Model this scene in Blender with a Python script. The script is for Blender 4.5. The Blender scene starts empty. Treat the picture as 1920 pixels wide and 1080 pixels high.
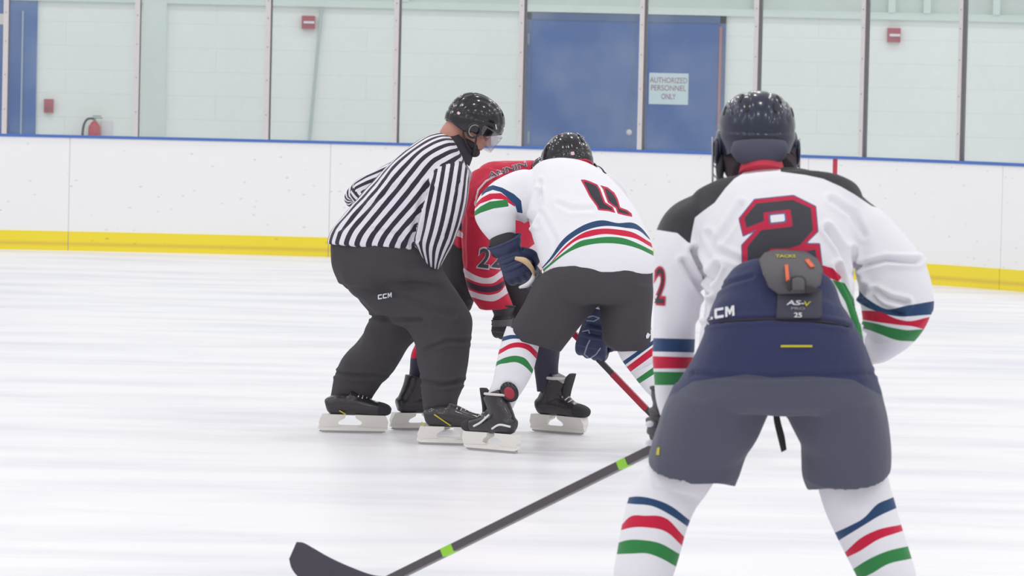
import bpy, bmesh, math, random
import numpy as np
from mathutils import Vector, Matrix, noise as mnoise, geometry
from mathutils.bvhtree import BVHTree
random.seed(7); np.random.seed(7)
SC = bpy.context.scene
COL = SC.collection
PI = math.pi
# ------------------------------------------------------------------ camera
F = 9000.0; HC = 1.68; PITCH = 0.0433117; ROLL = 0.0224
cp, sp = math.cos(PITCH), math.sin(PITCH); cr, sr = math.cos(ROLL), math.sin(ROLL)
FWD = Vector((0, cp, -sp)); UP = Vector((0, sp, cp)); RT = Vector((1, 0, 0))
cam_data = bpy.data.cameras.new('camera'); cam = bpy.data.objects.new('camera', cam_data); COL.objects.link(cam)
cam_data.sensor_width = 36.0; cam_data.lens = 36.0 * F / 1920.0
cam_data.clip_start = 0.5; cam_data.clip_end = 300
cx = RT * cr + UP * sr; cy = -RT * sr + UP * cr
M = Matrix((cx, cy, -FWD)).transposed().to_4x4(); M.translation = Vector((0, 0, HC)); cam.matrix_world = M
cam_data.dof.use_dof = True; cam_data.dof.focus_distance = 21.9; cam_data.dof.aperture_fstop = 12.0
SC.camera = cam
# ------------------------------------------------------------------ light and exposure
w = bpy.data.worlds.new('hall_light'); SC.world = w; w.use_nodes = True
w.node_tree.nodes['Background'].inputs[0].default_value = (0.97, 0.98, 1.0, 1)
w.node_tree.nodes['Background'].inputs[1].default_value = 0.70
SC.view_settings.view_transform = 'Standard'; SC.view_settings.look = 'None'
SC.view_settings.exposure = 0.0; SC.view_settings.gamma = 1.0; SC.view_settings.use_curve_mapping = False
for ix in range(-3, 4):
    for iy in range(0, 7):
        ld = bpy.data.lights.new('high_bay_light', 'AREA'); ld.shape = 'DISK'; ld.size = 0.5; ld.energy = 62
        ld.color = (1.0, 0.99, 0.97)
        lo = bpy.data.objects.new('high_bay_light', ld); lo.location = (ix * 5.0 + (iy % 2) * 1.2, 6 + iy * 6.2, 8.6); COL.objects.link(lo)

# ------------------------------------------------------------------ projection helpers
def at(px, py, Y):
    x = px - 960.0; y = py - 540.0
    xx = x * cr + y * sr; yy = -x * sr + y * cr
    d = RT * (xx / F) + FWD + UP * (-yy / F)
    return Vector((0, 0, HC)) + d * (Y / d.y)
def proj(P):
    P = np.asarray(P, float).reshape(-1, 3)
    X = P[:, 0]; Y = P[:, 1]; Z = P[:, 2] - HC
    d = Y * cp - Z * sp; u = Z * cp + Y * sp
    x = F * X / d; y = -F * u / d
    return np.stack([960 + x * cr - y * sr, 540 + x * sr + y * cr], 1)
def S(h):   # sRGB hex / tuple 0-255 to linear
    c = [v / 255.0 for v in h]
    return tuple((v / 12.92 if v <= 0.04045 else ((v + 0.055) / 1.055) ** 2.4) for v in c) + (1.0,)

# ------------------------------------------------------------------ materials
def newmat(name):
    m = bpy.data.materials.new(name); m.use_nodes = True
    return m, m.node_tree, m.node_tree.nodes['Principled BSDF']
def mat(name, col, rough=0.6, metal=0.0, bump=0.0, bscale=60, spec=0.5, coat=0.0, var=0.0):
    m, nt, b = newmat(name)
    b.inputs['Base Color'].default_value = col; b.inputs['Roughness'].default_value = rough
    b.inputs['Metallic'].default_value = metal; b.inputs['Specular IOR Level'].default_value = spec
    b.inputs['Coat Weight'].default_value = coat; b.inputs['Coat Roughness'].default_value = 0.06
    tc = nt.nodes.new('ShaderNodeTexCoord'); n = nt.nodes.new('ShaderNodeTexNoise'); n.inputs['Scale'].default_value = bscale; n.inputs['Detail'].default_value = 3
    nt.links.new(tc.outputs['Object'], n.inputs['Vector'])
    if bump:
        bp = nt.nodes.new('ShaderNodeBump'); bp.inputs['Strength'].default_value = bump; bp.inputs['Distance'].default_value = 0.01
        nt.links.new(n.outputs['Fac'], bp.inputs['Height']); nt.links.new(bp.outputs[0], b.inputs['Normal'])
    mx = nt.nodes.new('ShaderNodeMixRGB'); mx.blend_type = 'MULTIPLY'; mx.inputs[0].default_value = var
    mx.inputs[1].default_value = col; nt.links.new(n.outputs['Fac'], mx.inputs[2]); nt.links.new(mx.outputs[0], b.inputs['Base Color'])
    return m
def cloth(name, base, layers, rough=0.85, stripes=0, scol=None):
    """cloth colours: 'layers' = (attribute, threshold, colour) painted where attribute < threshold"""
    m, nt, b = newmat(name); b.inputs['Roughness'].default_value = rough; b.inputs['Specular IOR Level'].default_value = 0.25
    b.inputs['Sheen Weight'].default_value = 0.15
    rgb = nt.nodes.new('ShaderNodeRGB'); rgb.outputs[0].default_value = base; cur = rgb.outputs[0]
    def mixin(fac, colr, cur):
        mx = nt.nodes.new('ShaderNodeMixRGB'); nt.links.new(fac, mx.inputs[0]); nt.links.new(cur, mx.inputs[1]); mx.inputs[2].default_value = colr
        return mx.outputs[0]
    if stripes:
        a = nt.nodes.new('ShaderNodeAttribute'); a.attribute_name = 'strip'
        fr = nt.nodes.new('ShaderNodeMath'); fr.operation = 'FRACT'; nt.links.new(a.outputs['Fac'], fr.inputs[0])
        lt = nt.nodes.new('ShaderNodeMath'); lt.operation = 'LESS_THAN'; lt.inputs[1].default_value = 0.5; nt.links.new(fr.outputs[0], lt.inputs[0])
        cur = mixin(lt.outputs[0], scol, cur)
    for att, thr, colr in layers:
        a = nt.nodes.new('ShaderNodeAttribute'); a.attribute_name = att
        lt = nt.nodes.new('ShaderNodeMath'); lt.operation = 'LESS_THAN'; lt.inputs[1].default_value = thr
        nt.links.new(a.outputs['Fac'], lt.inputs[0]); cur = mixin(lt.outputs[0], colr, cur)
    nt.links.new(cur, b.inputs['Base Color'])
    tc = nt.nodes.new('ShaderNodeTexCoord'); n = nt.nodes.new('ShaderNodeTexNoise'); n.inputs['Scale'].default_value = 14; n.inputs['Detail'].default_value = 4
    nt.links.new(tc.outputs['Object'], n.inputs['Vector'])
    bp = nt.nodes.new('ShaderNodeBump'); bp.inputs['Strength'].default_value = 0.25; bp.inputs['Distance'].default_value = 0.02
    nt.links.new(n.outputs['Fac'], bp.inputs['Height']); nt.links.new(bp.outputs[0], b.inputs['Normal'])
    return m
WHITE = S((232, 230, 236)); BLACK = S((60, 58, 64)); NAVY = S((44, 72, 110)); RED = S((200, 34, 66)); GREEN = S((52, 130, 72))
M_skin = mat('skin', S((190, 135, 120)), 0.55, bump=0.1, bscale=30)
M_blackgloss = mat('glossy black helmet plastic', S((34, 31, 38)), 0.16, coat=0.25, spec=.4)
M_navygloss = mat('glossy navy helmet plastic', S((40, 45, 64)), 0.2, coat=0.25, spec=.4)
M_blackmat = mat('matte black foam', S((50, 48, 54)), 0.8)
M_strap = mat('black webbing', S((58, 54, 60)), 0.8)
M_holder = mat('white skate holder plastic', S((234, 230, 224)), 0.35, bump=0.1, bscale=50)
M_steel = mat('skate steel', S((176, 174, 178)), 0.3, metal=0.6)
M_boot = mat('black skate boot', S((46, 42, 47)), 0.3, bump=0.3, bscale=45, coat=0.25)
M_lace = mat('white lace', S((214, 206, 204)), 0.8)
M_tan = mat('tan leather palm', S((206, 178, 142)), 0.8, bump=0.2)
M_yel = mat('yellow print', S((196, 186, 40)), 0.6)
M_glovenavy = mat('navy glove leather', S((46, 54, 88)), 0.5, bump=0.3, bscale=25)
M_gloveblack = mat('black glove leather', S((62, 58, 62)), 0.55, bump=0.3, bscale=25)
M_wh = mat('white print', S((222, 222, 228)), 0.6)
M_num = mat('black print', S((58, 56, 64)), 0.7)
M_redpr = mat('red print', S((196, 40, 70)), 0.6)
M_grey = mat('grey pad cloth', S((92, 90, 94)), 0.8, bump=0.2, bscale=90)
M_orange = mat('orange tab', S((224, 106, 66)), 0.6)
M_shaft = mat('charcoal composite shaft', S((84, 78, 82)), 0.4, bump=0.15, bscale=60)
M_lime = mat('lime print', S((150, 214, 60)), 0.5)
M_redshaft = mat('red shaft paint', S((176, 30, 56)), 0.3)
M_clear = None

# ------------------------------------------------------------------ mesh building
class Loft:
    """closed tube through rings; keeps along (t) and around (u) parameters"""
    def __init__(s, rings, D=0.0, nu=40, sub=6, e=2.2, px=True, name=''):
        C = []; W = []; T = []
        for r in rings:
            if px:
                a = np.array(at(r[0], r[1], D + r[4])); b = np.array(at(r[2], r[3], D + r[4]))
                C.append((a + b) / 2); W.append((b - a) / 2); T.append(r[5])
                if len(r) > 6: W[-1] = W[-1] + np.array([0, r[6], 0])
            else:
                C.append(np.array(r[0], float)); W.append(np.array(r[1], float)); T.append(r[2])
        C = np.array(C); W = np.array(W); T = np.array(T)[:, None]
        A = np.concatenate([C, W, T], 1); n = len(A)
        P = np.concatenate([[2 * A[0] - A[1]], A, [2 * A[-1] - A[-2]]])
        out = []
        for i in range(n - 1):
            p0, p1, p2, p3 = P[i], P[i + 1], P[i + 2], P[i + 3]
            for k in range(sub):
                t = k / sub
                out.append(0.5 * ((2 * p1) + (-p0 + p2) * t + (2 * p0 - 5 * p1 + 4 * p2 - p3) * t * t + (-p0 + 3 * p1 - 3 * p2 + p3) * t ** 3))
        out.append(A[-1]); out = np.array(out); C = out[:, :3]; W = out[:, 3:6]; T = np.maximum(out[:, 6], 0.002)
        tan = np.gradient(C, axis=0)
        N = np.cross(tan, W); N /= (np.linalg.norm(N, axis=1)[:, None] + 1e-9); N = N * T[:, None]
        th = np.linspace(0, 2 * PI, nu, endpoint=False)
        # seam (u=0) on the far side: start at the +N or -N direction that points away from the camera
        c = np.sign(np.cos(th)) * np.abs(np.cos(th)) ** (2 / e); q = np.sign(np.sin(th)) * np.abs(np.sin(th)) ** (2 / e)
        sgn = 1.0 if N[:, 1].mean() > 0 else -1.0
        m = len(C); V = np.zeros((m, nu, 3)); U = np.zeros((m, nu)); TT = np.zeros((m, nu))
        for i in range(m):
            ring = C[i] + c[:, None] * N[i] * sgn + q[:, None] * W[i]
            V[i] = ring
            dl = np.linalg.norm(np.roll(ring, -1, 0) - ring, axis=1); cu = np.concatenate([[0], np.cumsum(dl)[:-1]]) / dl.sum()
            U[i] = cu; TT[i] = i / (m - 1) * (n - 1)
        s.v = V.reshape(-1, 3); s.u = U.reshape(-1); s.t = TT.reshape(-1); f = []
        for i in range(m - 1):
            for j in range(nu):
                k = (j + 1) % nu; f.append((i * nu + j, i * nu + k, (i + 1) * nu + k, (i + 1) * nu + j))
        b0 = len(s.v); s.v = np.concatenate([s.v, [C[0]], [C[-1]]]); s.u = np.append(s.u, [0, 0]); s.t = np.append(s.t, [0, n - 1])
        for j in range(nu):
            k = (j + 1) % nu; f.append((b0, k, j)); f.append((b0 + 1, (m - 1) * nu + j, (m - 1) * nu + k))
        s.f = f; s.nu = nu; s.m = m; s.name = name
def tube(pts, rads, nu=20, sub=4, flat=1.0, wdir=None):
    """round limb through 3-D points"""
    pts = [np.array(p, float) for p in pts]; n = len(pts); rings = []
    if not hasattr(rads, '__len__'): rads = [rads] * n
    w = None
    for i in range(n):
        a = pts[max(0, i - 1)]; b = pts[min(n - 1, i + 1)]; t = (b - a) / (np.linalg.norm(b - a) + 1e-9)
        if w is None:
            h = np.array(wdir, float) if wdir is not None else (np.array([1., 0, 0]) if abs(t[0]) < .8 else np.array([0, 0, 1.]))
            w = h - t * h.dot(t)
        else: w = w - t * w.dot(t)
        w = w / (np.linalg.norm(w) + 1e-9)
        rings.append((pts[i], w * rads[i], rads[i] * flat))
    return Loft(rings, px=False, nu=nu, sub=sub, e=2.0)
class Raw:
    def __init__(s, v, f): s.v = np.array(v, float); s.f = f; s.u = np.zeros(len(v)); s.t = np.zeros(len(v)); s.name = ''
def ellipsoid(c, ax, nu=28, nv=16):
    """ax: three 3-vectors (semi-axes)"""
    c = np.array(c, float); ax = np.array([list(a) for a in ax], float); v = []; f = []
    for i in range(nv + 1):
        p = PI * i / nv
        for j in range(nu):
            a = 2 * PI * j / nu; v.append(c + ax[0] * math.cos(a) * math.sin(p) + ax[1] * math.sin(a) * math.sin(p) + ax[2] * math.cos(p))
    for i in range(nv):
        for j in range(nu):
            k = (j + 1) % nu; f.append((i * nu + j, (i + 1) * nu + j, (i + 1) * nu + k, i * nu + k))
    return Raw(v, f)
def box(p0, p1, fr=None):
    v = [(x, y, z) for x in (p0[0], p1[0]) for y in (p0[1], p1[1]) for z in (p0[2], p1[2])]
    if fr: v = [fr(*q) for q in v]
    return Raw(v, [(0, 1, 3, 2), (4, 6, 7, 5), (0, 4, 5, 1), (2, 3, 7, 6), (0, 2, 6, 4), (1, 5, 7, 3)])
def prism(poly, half, fr, taper=1.0):
    """poly in (x, z), thickness 2*half along y, placed by frame fr"""
    n = len(poly); v = [fr(x, -half, z) for x, z in poly] + [fr(x, half, z) for x, z in poly]
    f = [tuple(range(n)), tuple(range(2 * n - 1, n - 1, -1))] + [(i, n + i, n + (i + 1) % n, (i + 1) % n) for i in range(n)]
    return Raw(v, f)
def frame(o, fwd, up):
    o = Vector(o); x = Vector(fwd).normalized(); z = Vector(up); z = (z - x * z.dot(x)).normalized(); y = z.cross(x)
    def fr(a, b, c): return o + x * a + y * b + z * c
    fr.x = x; fr.y = y; fr.z = z; fr.o = o
    return fr
def join(parts):
    V = []; Fc = []; k = 0
    for p in parts:
        V.append(np.asarray([tuple(q) for q in p.v], float)); Fc += [tuple(i + k for i in f) for f in p.f]; k += len(p.v)
    return np.concatenate(V), Fc
class Thing:
    """a top-level object whose parts share its origin"""
    def __init__(s, obj, org): s.o = obj; s.org = org
def make(name, parts, m, parent=None, org=None, smooth=True, angle=None):
    V, Fc = join(parts) if isinstance(parts, list) else parts
    o0 = parent.org if parent else Vector(org if org is not None else (0, 0, 0))
    me = bpy.data.meshes.new(name); me.from_pydata([tuple(q) for q in (V - np.array(o0))], [], Fc); me.update()
    bm = bmesh.new(); bm.from_mesh(me); bmesh.ops.recalc_face_normals(bm, faces=bm.faces); bm.to_mesh(me); bm.free()
    me.materials.append(m)
    if smooth:
        me.polygons.foreach_set('use_smooth', [True] * len(me.polygons))
        if angle: me.set_sharp_from_angle(angle=math.radians(angle))
    o = bpy.data.objects.new(name, me); COL.objects.link(o)
    if parent: o.parent = parent.o
    else: o.location = o0
    t = Thing(o, o0); t.V = V; return t
def fuse(name, parts, voxel, m, parent=None, org=None, smooth=6, noise=None, creases=(), D=None, post=None):
    """one continuous skin over all parts (voxel union), smoothed, with part / along / around values carried over"""
    V, Fc = join(parts)
    me = bpy.data.meshes.new('tmp'); me.from_pydata([tuple(q) for q in V], [], Fc)
    ob = bpy.data.objects.new('tmp', me); COL.objects.link(ob)
    r = ob.modifiers.new('r', 'REMESH'); r.mode = 'VOXEL'; r.voxel_size = voxel
    if smooth:
        q = ob.modifiers.new('s', 'SMOOTH'); q.factor = 0.5; q.iterations = smooth
    dg = bpy.context.evaluated_depsgraph_get(); me2 = bpy.data.meshes.new_from_object(ob.evaluated_get(dg))
    bpy.data.objects.remove(ob); bpy.data.meshes.remove(me)
    n = len(me2.vertices); P = np.zeros(n * 3); me2.vertices.foreach_get('co', P); P = P.reshape(-1, 3)
    Nn = np.zeros(n * 3); me2.vertices.foreach_get('normal', Nn); Nn = Nn.reshape(-1, 3)
    disp = np.zeros(n)
    if noise:
        amp, sc, ani = noise
        disp += np.array([mnoise.noise(Vector((p[0] * sc * ani[0], p[1] * sc * ani[1], p[2] * sc * ani[2]))) for p in P]) * amp
        disp += np.array([mnoise.noise(Vector((p[0] * sc * 2.3 + 5, p[1] * sc * 2.3, p[2] * sc * 2.3 * .6))) for p in P]) * amp * 0.45
    if len(creases):
        px = proj(P); front = (Nn[:, 1] < 0.1)
        for line, wd, am in creases:
            d = polydist(px, line); disp += -am * np.exp(-(d / wd) ** 2) * front + 0.5 * am * np.exp(-((d - 1.8 * wd) / wd) ** 2) * front
    P = P + Nn * disp[:, None]
    o0 = parent.org if parent else Vector(org)
    me2.vertices.foreach_set('co', (P - np.array(o0)).reshape(-1)); me2.update()
    me2.materials.clear(); me2.materials.append(m); me2.polygons.foreach_set('use_smooth', [True] * len(me2.polygons))
    me2.name = name; o = bpy.data.objects.new(name, me2); COL.objects.link(o)
    if parent: o.parent = parent.o
    else: o.location = o0
    t = Thing(o, o0); t.V = P; t.N = Nn; t.F = [tuple(p.vertices) for p in me2.polygons]; return t
def polydist(P, line):
    L = np.array(line, float); d = np.full(len(P), 1e9)
    for a, b in zip(L[:-1], L[1:]):
        ab = b - a; t = np.clip(((P - a) @ ab) / (ab @ ab + 1e-9), 0, 1); d = np.minimum(d, np.linalg.norm(P - (a + t[:, None] * ab), axis=1))
    return d
def polysdf(P, poly):
    L = np.array(poly + [poly[0]], float); d = polydist(P, L); ins = np.zeros(len(P), bool)
    for a, b in zip(L[:-1], L[1:]):
        c = (a[1] > P[:, 1]) != (b[1] > P[:, 1])
        with np.errstate(divide='ignore', invalid='ignore'): xx = (b[0] - a[0]) * (P[:, 1] - a[1]) / (b[1] - a[1]) + a[0]
        ins ^= c & (P[:, 0] < xx)
    return np.where(ins, -d, d)
def band(P, top, bot, x0=-1e9, x1=1e9):
    def ev(pts):
        pts = np.array(pts, float)
        if len(pts) > 2:
            X_, Y_ = pts[:, 0], pts[:, 1]; mm = np.gradient(Y_, X_); xs_ = []; ys_ = []
            for i in range(len(X_) - 1):
                h_ = X_[i + 1] - X_[i]; t_ = np.linspace(0, 1, 8, endpoint=False)
                xs_ += list(X_[i] + h_ * t_); ys_ += list((2 * t_**3 - 3 * t_**2 + 1) * Y_[i] + (t_**3 - 2 * t_**2 + t_) * h_ * mm[i] + (-2 * t_**3 + 3 * t_**2) * Y_[i + 1] + (t_**3 - t_**2) * h_ * mm[i + 1])
            pts = np.array(list(zip(xs_ + [X_[-1]], ys_ + [Y_[-1]])))
        y = np.interp(P[:, 0], pts[:, 0], pts[:, 1])
        sl = (pts[1, 1] - pts[0, 1]) / (pts[1, 0] - pts[0, 0]); y = np.where(P[:, 0] < pts[0, 0], pts[0, 1] + sl * (P[:, 0] - pts[0, 0]), y)
        sl = (pts[-1, 1] - pts[-2, 1]) / (pts[-1, 0] - pts[-2, 0]); y = np.where(P[:, 0] > pts[-1, 0], pts[-1, 1] + sl * (P[:, 0] - pts[-1, 0]), y)
        return y
    v = np.maximum(ev(top) - P[:, 1], P[:, 1] - ev(bot))
    return np.maximum(np.maximum(v, x0 - P[:, 0]), P[:, 0] - x1)
def paint(t, name, vals, front=False, only=None):
    vals = np.clip(vals, -60, 60)
    if front: vals = np.where(t.N[:, 1] > 0.15, 60, vals)
    if only is not None: vals = np.where(only, vals, 60)
    a = t.o.data.attributes.new(name, 'FLOAT', 'POINT'); a.data.foreach_set('value', vals.astype(np.float32))
def which(P, lofts, E=None):
    """index of the nearest loft surface, its around and along values"""
    idx = np.zeros(len(P), int); info = []; DD = np.zeros((len(lofts), len(P)))
    for li, L in enumerate(lofts):
        bv = BVHTree.FromPolygons([tuple(q) for q in L.v], L.f); info.append(bv)
        DD[li] = [bv.find_nearest(Vector(p))[3] for p in P]
    if E is not None:
        cnt = np.ones(len(P)); np.add.at(cnt, E[:, 0], 1); np.add.at(cnt, E[:, 1], 1)
        for _ in range(12):
            for li in range(len(lofts)):
                acc = DD[li].copy(); np.add.at(acc, E[:, 0], DD[li][E[:, 1]]); np.add.at(acc, E[:, 1], DD[li][E[:, 0]]); DD[li] = acc / cnt
    return DD.argmin(0), info
def around(P, L, bv):
    """around/along for points P on loft L by inverse-distance on the hit face"""
    U = np.zeros(len(P)); T = np.zeros(len(P))
    for i, p in enumerate(P):
        loc, nn, fi, d = bv.find_nearest(Vector(p)); f = L.f[fi]
        if len(f) == 3: U[i] = L.u[f[1]]; T[i] = L.t[f[1]]; continue
        a, b, c, e = [L.v[k] for k in f]; q = np.array(loc)
        m0 = (a + e) / 2; m1 = (b + c) / 2; ab = m1 - m0; s_ = float(np.clip((q - m0) @ ab / (ab @ ab + 1e-12), 0, 1))
        l0 = a + (b - a) * s_; l1 = e + (c - e) * s_; ad = l1 - l0; r_ = float(np.clip((q - l0) @ ad / (ad @ ad + 1e-12), 0, 1))
        ua, ub, ud, uc = L.u[f[0]], L.u[f[1]], L.u[f[3]], L.u[f[2]]
        if ub < ua - .5: ub += 1
        if uc < ud - .5: uc += 1
        U[i] = (ua * (1 - s_) + ub * s_) * (1 - r_) + (ud * (1 - s_) + uc * s_) * r_; T[i] = L.t[f[0]] * (1 - r_) + L.t[f[3]] * r_
    return U, T
def tag(t, label, cat, group=None, kind=None):
    o = t.o if isinstance(t, Thing) else t
    if label: o['label'] = label
    if cat: o['category'] = cat
    if group: o['group'] = group
    if kind: o['kind'] = kind
    return t
def bvh_of(things):
    V = []; Fc = []; k = 0
    for t in things:
        V += [tuple(p) for p in t.V]; Fc += [tuple(i + k for i in f) for f in t.F]; k += len(t.V)
    return BVHTree.FromPolygons(V, Fc)
CAMP = Vector((0, 0, HC))
def drape(V2, Fc, bv, off, name, m, parent, thick=0.0):
    """lay a flat cut-out on the surface behind it, following its folds"""
    hit = {}; W = []
    for i, (x, y) in enumerate(V2):
        d = (at(x, y, 20) - CAMP).normalized(); h = bv.ray_cast(CAMP, d)
        if h[0] is not None: hit[i] = len(W); W.append(h[0] - d * off)
    Fk = [tuple(hit[i] for i in f) for f in Fc if all(i in hit for i in f)]
    Fk = [f for f in Fk if max(W[i].y for i in f) - min(W[i].y for i in f) < 0.09]
    if not Fk: print('drape missed', name); return None
    used = sorted({i for f in Fk for i in f}); rm = {u: k for k, u in enumerate(used)}
    V = [W[u] for u in used]; Fk = [tuple(rm[i] for i in f) for f in Fk]
    r = Raw([tuple(v) for v in V], Fk); t = make(name, [r], m, parent)
    if thick:
        q = t.o.modifiers.new('thick', 'SOLIDIFY'); q.thickness = thick; q.offset = 0
    return t
def tess(poly, step):
    """triangulate a polygon with interior points"""
    P = np.array(poly, float); x0, y0 = P.min(0); x1, y1 = P.max(0); pts = []; n = 0
    edge = []
    for a, b in zip(poly, poly[1:] + poly[:1]):
        k = max(1, int(math.dist(a, b) / step)); edge += [(a[0] + (b[0] - a[0]) * i / k, a[1] + (b[1] - a[1]) * i / k) for i in range(k)]
    g = np.array([(x, y) for x in np.arange(x0, x1, step) for y in np.arange(y0, y1, step)])
    g = g[polysdf(g, poly) < -step * 0.4] if len(g) else g
    allp = [Vector(p) for p in edge] + [Vector(p) for p in g]; ne = len(edge)
    r = geometry.delaunay_2d_cdt(allp, [(i, (i + 1) % ne) for i in range(ne)], [list(range(ne))], 1, 1e-6)
    return [tuple(v) for v in r[0]], [tuple(f) for f in r[2]]
def decal(poly, bv, off, name, m, parent, step=4, thick=0.0):
    V, Fc = tess(poly, step); return drape(V, Fc, bv, off, name, m, parent, thick)
def text_mesh(txt, bold=0.0):
    cu = bpy.data.curves.new('t', 'FONT'); cu.body = txt; cu.size = 1.0; cu.align_x = 'CENTER'; cu.align_y = 'CENTER'; cu.offset = bold; cu.resolution_u = 4
    ob = bpy.data.objects.new('t', cu); COL.objects.link(ob)
    me = bpy.data.meshes.new_from_object(ob.evaluated_get(bpy.context.evaluated_depsgraph_get())); bpy.data.objects.remove(ob)
    bm = bmesh.new(); bm.from_mesh(me); bmesh.ops.triangulate(bm, faces=bm.faces)
    [(bmesh.ops.subdivide_edges(bm, edges=[e for e in bm.edges if e.calc_length() > 0.16], cuts=1), bmesh.ops.triangulate(bm, faces=bm.faces)) for _ in range(3)]
    bm.verts.index_update(); V = [(v.co.x, v.co.y) for v in bm.verts]; Fc = [tuple(v.index for v in f.verts) for f in bm.faces]; bm.free(); bpy.data.meshes.remove(me)
    return np.array(V), Fc
def text_fit(txt, cx_, cy_, wd, ht, ang=0.0, bold=0.0, shear=0.0):
    V, Fc = text_mesh(txt, bold); mn = V.min(0); mx = V.max(0); V = (V - (mn + mx) / 2) / (mx - mn)
    x = V[:, 0] * wd + V[:, 1] * ht * shear; y = -V[:, 1] * ht; a = math.radians(ang)
    return [(cx_ + p * math.cos(a) - q * math.sin(a), cy_ + p * math.sin(a) + q * math.cos(a)) for p, q in zip(x, y)], Fc
def text_decal(txt, c, wd, ht, ang, bv, off, name, m, parent, bold=0.0, shear=0.0):
    V, Fc = text_fit(txt, c[0], c[1], wd, ht, ang, bold, shear); return drape(V, Fc, bv, off, name, m, parent)

GLYPH = {'C': [(0, .12), (.12, 0), (1, 0), (1, .26), (.32, .26), (.28, .3), (.28, .7), (.32, .74), (1, .74), (1, 1), (.12, 1), (0, .88)],
         'M': [(0, 1), (0, 0), (.28, 0), (.5, .42), (.72, 0), (1, 0), (1, 1), (.76, 1), (.76, .42), (.56, .84), (.44, .84), (.24, .42), (.24, 1)]}
def block_word(word, x0, y0, wd, ht, ang, shear, bv, off, m, parent):
    n = len(word); cw = wd / n; a = math.radians(ang)
    for i, ch in enumerate(word):
        P_ = []
        for gx, gy in GLYPH[ch]:
            x = (i + gx * .84) * cw + (1 - gy) * ht * shear; y = gy * ht; P_.append((x0 + x * math.cos(a) - y * math.sin(a), y0 + x * math.sin(a) + y * math.cos(a)))
        decal(P_, bv, off, 'letter', m, parent, step=max(1.5, ht / 5))
# ================================================================== THE RINK
# ice
m, nt, b = newmat('skated ice')
tc = nt.nodes.new('ShaderNodeTexCoord'); mp = nt.nodes.new('ShaderNodeMapping'); mp.inputs['Scale'].default_value = (0.22, 0.75, 1)
n1 = nt.nodes.new('ShaderNodeTexNoise'); n1.inputs['Scale'].default_value = 2.2; n1.inputs['Detail'].default_value = 8; n1.inputs['Roughness'].default_value = 0.55
rp = nt.nodes.new('ShaderNodeValToRGB'); rp.color_ramp.elements[0].position = 0.33; rp.color_ramp.elements[0].color = S((220, 220, 228)); rp.color_ramp.elements[1].position = 0.56; rp.color_ramp.elements[1].color = S((238, 236, 240))
nt.links.new(tc.outputs['Object'], mp.inputs[0]); nt.links.new(mp.outputs[0], n1.inputs['Vector']); nt.links.new(n1.outputs['Fac'], rp.inputs[0])
sx = nt.nodes.new('ShaderNodeSeparateXYZ'); nt.links.new(tc.outputs['Object'], sx.inputs[0])
def mth(op, a, bb):
    q = nt.nodes.new('ShaderNodeMath'); q.operation = op
    for i, k in enumerate((a, bb)):
        if k is None: continue
        if isinstance(k, (int, float)): q.inputs[i].default_value = k
        else: nt.links.new(k, q.inputs[i])
    return q.outputs[0]
# worn faceoff dot: pink paint with a blue edge
DOT = (0.25, 22.2)
dx = mth('SUBTRACT', sx.outputs[0], DOT[0]); dy = mth('SUBTRACT', sx.outputs[1], DOT[1])
dd = mth('SQRT', mth('ADD', mth('MULTIPLY', dx, dx), mth('MULTIPLY', dy, dy)), None)
inside = mth('MULTIPLY', mth('LESS_THAN', dd, 0.5), n1.outputs['Fac'])
mx1 = nt.nodes.new('ShaderNodeMixRGB'); nt.links.new(mth('MULTIPLY', inside, 1.5), mx1.inputs[0]); nt.links.new(rp.outputs[0], mx1.inputs[1]); mx1.inputs[2].default_value = S((234, 212, 222))
ln = mth('LESS_THAN', mth('ABSOLUTE', mth('SUBTRACT', sx.outputs[1], 28.2), None), 0.05)
mx2 = nt.nodes.new('ShaderNodeMixRGB'); nt.links.new(mth('MULTIPLY', ln, 0.5), mx2.inputs[0]); nt.links.new(mx1.outputs[0], mx2.inputs[1]); mx2.inputs[2].default_value = S((214, 218, 232))
bl_ = mth('MULTIPLY', mth('LESS_THAN', mth('ABSOLUTE', mth('SUBTRACT', dy, -.28), None), .07), mth('MULTIPLY', mth('LESS_THAN', mth('ABSOLUTE', dx, None), .30), mth('GREATER_THAN', n1.outputs['Fac'], 0.40)))
mx3 = nt.nodes.new('ShaderNodeMixRGB'); nt.links.new(mth('MULTIPLY', bl_, .6), mx3.inputs[0]); nt.links.new(mx2.outputs[0], mx3.inputs[1]); mx3.inputs[2].default_value = S((206, 204, 234))
nt.links.new(mx3.outputs[0], b.inputs['Base Color']); b.inputs['Roughness'].default_value = 0.35; b.inputs['Specular IOR Level'].default_value = 0.3
bp = nt.nodes.new('ShaderNodeBump'); bp.inputs['Strength'].default_value = 0.12; bp.inputs['Distance'].default_value = 0.02; nt.links.new(n1.outputs['Fac'], bp.inputs['Height']); nt.links.new(bp.outputs[0], b.inputs['Normal'])
M_ice = m
ice = make('floor', [box((-30, 2, -0.06), (30, 49, 0.0))], M_ice, org=(0, 25, 0), smooth=False); tag(ice, 'white skated ice sheet of the rink with scuffed streaks', 'ice', kind='structure')

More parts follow.
